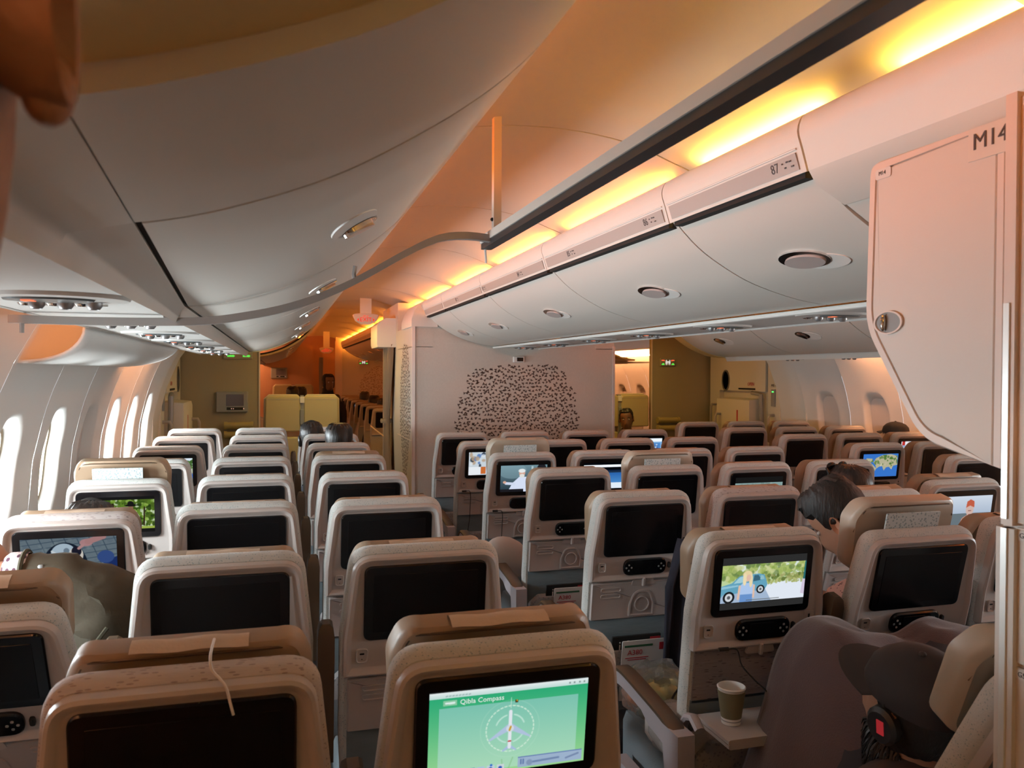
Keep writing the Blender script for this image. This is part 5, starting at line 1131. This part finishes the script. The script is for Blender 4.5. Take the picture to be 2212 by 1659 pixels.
# tall passenger standing close by
tp = tag(empty('person', (-.20, .36, 0)), 'tall passenger standing close by, only an ear, jaw and dark collar showing', 'person')
tb = MB(); ch = 1.648; rings = []
LT = T(-.186, .40, 0)
for z, w_, yf, yb in [(-.85, .15, .11, -.12), (-.60, .17, .12, -.12), (-.40, .19, .11, -.13)]: rings.append([tuple(LT @ (p+Vector((-.20, .02, 0)))) for p in ring(ch+z, w_, yf, yb)])
for z, w_, yf, yb, dx in [(-.24, .17, .08, -.13, -.15), (-.17, .11, .05, -.10, -.075), (-.13, .066, .035, -.085, -.028)]: rings.append([tuple(LT @ (p+Vector((dx, 0, 0)))) for p in ring(ch+z, w_, yf, yb)])
for z, w_, yf, yb in HEAD[1:]: rings.append([tuple(LT @ (p+Vector((-.012 if z < 0 else 0, 0, 0)))) for p in ring(ch+z, w_*1.02, yf, yb, e=2.1)])
tb.loft(rings)
for k in (-1, 1): q = limb([(-.375+k*.09, .42, .85), (-.375+k*.1, .42, .45), (-.375+k*.1, .40, .07), (-.375+k*.1, .52, .035)], [.10, .07, .045, .03]); tb.add(q.v, q.f)
for k in (-1, 1):
    P = [(-.36+k*.19, .40, 1.40), (-.36+k*.22, .42, 1.25), (-.36+k*.22, .46, 1.1), (-.36+k*.2, .60, 1.0)]; q = limb(P, [.055, .046, .04, .028]); tb.add(q.v, q.f); hand(tb, P[-1], (0, 1, -.3), k)
for k in (-1, 1):
    er = [[(k*(.070+dx), -.018+.027*sc*math.cos(a), ch+.136+(.037*math.sin(a)-.008*math.cos(a))*sc) for a in [2*PI*j/24 for j in range(24)]] for dx, sc in ((0, .80), (.012, .98), (.024, 1.04), (.030, 1.0), (.029, .86), (.020, .72), (.016, .4))]
    q = MB().loft(er).tf(LT); tb.add(q.v, q.f)
    q = MB().ell((k*.090, -.006, ch+.106), (.011, .014, .016), 12, 10).tf(LT); tb.add(q.v, q.f)
link('body', tb.tf(T(.20, -.36, 0)), SKIN['near'], tp)
hb = MB().loft([[tuple(LT @ (p+Vector((0, -.012, ch)))) for p in ring(z, w_+.006 if z > .15 else w_-.01, yf-.03, yb-.008, n=40)] for z, w_, yf, yb in HEAD if z > .10]); link('hair', hb.tf(T(.20, -.36, 0)), m_hair, tp)
cl = MB()
rr = [[tuple(LT @ (p+Vector((dx, 0, 0)))) for p in ring(ch+z, w_, yf, yb, grow=.012)] for z, w_, yf, yb, dx in [(-.85, .15, .11, -.12, -.2), (-.60, .17, .12, -.12, -.2), (-.40, .19, .11, -.13, -.2), (-.24, .17, .08, -.13, -.15), (-.17, .11, .05, -.10, -.075), (-.12, .068, .035, -.085, -.03), (-.05, .070, .045, -.085, -.022)]]
cl.loft(rr, True, False)
for k in (-1, 1):
    q = limb([(-.36+k*.19, .40, 1.40), (-.36+k*.22, .42, 1.25), (-.36+k*.22, .46, 1.1)], [.066, .058, .05]); cl.add(q.v, q.f)
q = MB().loft([[tuple(LT @ (p+Vector((-.022+e_*.4, 0, 0)))) for p in ring(ch+z, .072+g_, .05+g_, -.088-g_)] for z, g_, e_ in ((-.05, .0, -.02), (-.012, .0, .0), (.008, .008, .0), (.004, .014, .0), (-.012, .017, .0))], False, False); cl.add(q.v, q.f)
link('shirt', cl.tf(T(.20, -.36, 0)), m_olive, tp)
# ================================================================== small things
ty = ZC0+PIT
cp = tag(empty('paper_cup', (1.24, 2.028, .642)), 'olive paper cup with white rim on the open tray', 'cup')
link('cup_wall', MB().lathe([(.027, 0), (.028, .012), (.0375, .098), (.040, .100), (.0405, .103), (.038, .105), (.0365, .102), (.027, .006)], 28), m_paper, cp)
link('sleeve', MB().lathe([(.0288, .018), (.0392, .094), (.0386, .0945), (.0282, .018)], 28), mat('olive_card', (.16, .14, .075), .7), cp)
link('base_line', MB().lathe([(.0285, .009), (.0288, .0115), (.028, .0115), (.0278, .009)], 28), m_grey, cp)
cb = tag(link('headphone_cable', MB().tube(smooth_prof([(1.235, 2.045, .845), (1.262, 2.035, .845), (1.275, 2.03, .80), (1.315, 2.025, .755), (1.345, 2.0, .72), (1.355, 1.97, .66), (1.345, 1.945, .650), (1.335, 1.912, .645), (1.335, 1.905, .60), (1.33, 1.95, .45)], 5), .0022, 6), m_gap), 'thin black cable from the seat jack down past the paper cup', 'cable')
link('plug', MB().tube([(1.212, 2.05, .845), (1.24, 2.045, .846)], .006, 8), m_gap, cb)
for (c_, r_) in (('C1', 4), ('C1', 5)):
    x, y = XC[0], ZC0+PIT*r_
    cb = tag(link('headphone_cable', MB().tube(smooth_prof([(x-.16, y+.02, .835), (x-.13, y+.015, .83), (x-.125, y+.03, .74), (x-.13, y+.05, .60), (x-.15, y+.06, .50)], 5), .0022, 6), m_gap), 'thin black cable hanging from the jack under the %s screen' % ('white-bearded man' if r_ == 4 else 'bright mixed'), 'cable')
    link('plug', MB().tube([(x-.185, y+.022, .835), (x-.155, y+.018, .836)], .006, 8), m_gap, cb)
st = tag(link('white_string', MB().tube(smooth_prof([(-.100, 1.40, 1.196), (-.101, 1.335, 1.190), (-.098, 1.325, 1.172), (-.085, 1.318, 1.158), (-.076, 1.312, 1.145), (-.070, 1.312, 1.12), (-.066, 1.313, 1.103)], 5), .0022, 6), mat('white_thread', (.85, .80, .76), .6)), 'white string hanging over the streaked seat top and dark screen', 'string')
def bag(cx, cy, cz, sx, sy, sz, seed, n=20, m=14):
    r_ = random.Random(seed); ph = [r_.uniform(0, 6) for _ in range(6)]
    return MB().loft([[(cx+sx*(math.sin(PI*j/m)**.7)*math.cos(2*PI*k/n)*(1+.16*math.sin(5*2*PI*k/n+ph[0]+j)+.12*math.sin(9*2*PI*k/n+ph[1])), cy+sy*(math.sin(PI*j/m)**.7)*math.sin(2*PI*k/n)*(1+.16*math.sin(4*2*PI*k/n+ph[2]+j*.7)), cz-sz*math.cos(PI*j/m)*(1+.1*math.sin(3*2*PI*k/n+ph[3]))) for k in range(n)] for j in range(1, m)])
m_clear = mat('clear_film', (.9, .9, .88), .08, trans=.85, alpha=.55, bump=(40, .9))
pb = tag(empty('plastic_bag', (1.24, 2.50, .455)), 'crumpled clear plastic bag with snack packs on the seat cushion', 'bag')
link('film', bag(0, 0, .10, .11, .11, .095, 2), m_clear, pb); link('snack_pack', bag(.02, .0, .08, .07, .06, .05, 5, 14, 10), mat('gold_foil', (.42, .38, .16), .25, .7, bump=(40, .8)), pb); link('orange_pack', bag(-.06, .03, .08, .03, .03, .035, 6, 12, 8), mat('orange_foil', (.6, .2, .08), .4), pb)
link('bag_cord', MB().tube(smooth_prof([(.10, -.06, .16), (.04, -.10, .15), (.0, -.11, .10), (.04, -.115, .05), (.09, -.11, .04)], 4), .004, 6), m_gap, pb)
wb = tag(empty('wrapped_blanket', (1.20, 2.26, .455)), 'folded white blanket in a clear wrapper against the aisle armrest', 'blanket')
link('fold', MB().loft([[(x*(.06-i), y*(.12-i), z) for x, y in ((-1, -1), (1, -1), (1, 1), (-1, 1))] for z, i in ((.0, .01), (.02, 0), (.09, 0), (.11, .012))]), mat('white_fleece', (.55, .5, .46), .9), wb); link('wrapper', bag(0, 0, .065, .075, .14, .072, 9), m_clear, wb)
pw = tag(link('pillow', MB().ell((0, 0, 0), (.15, .07, .10), 20, 12), mat('beige_pillow', (.52, .46, .42), .9, bump=(20, .5))), 'small beige pillow wedged over the aisle armrest', 'pillow'); pw.location = (1.17, 4.12, .66); pw.rotation_euler = (0, R(28), R(20))
ct = MB(); rows = []
for j in range(15):
    z = 1.0-.52*j/14; wv = .045+.06*min(1, j/5)+.02*j/14
    rows.append([(1.53+.10*j/14*.3+wv*(k/12-.5)*2, 2.845-.035-.022*math.sin(k*1.3+j*.15)-.012*j/14+(.99-z)*.13, z) for k in range(13)])
ct.loft(rows, False, False, closed=False)
co_ = tag(link('dark_coat', ct, m_navy), 'dark navy coat hanging down the seat back beside the magazine pocket', 'coat'); co_.modifiers.new('t', 'SOLIDIFY').thickness = .012
hk = link('hook_box', plate(rrect(.04, .05, .006, 1.585, 1.0), 2.78, 2.83, .004), m_black, co_)
cz = tag(link('folded_paper', MB().loft([[(x*.11, y*.035, z) for x, y in ((-1, -1), (1, -1), (.6, 1), (-.8, 1))] for z in (0, .003)]), m_paper), 'creased paper tab on the inner seat ahead of the white-bearded screen', 'paper'); cz.location = (1.90, ZC0+PIT*6+.08, 1.162)
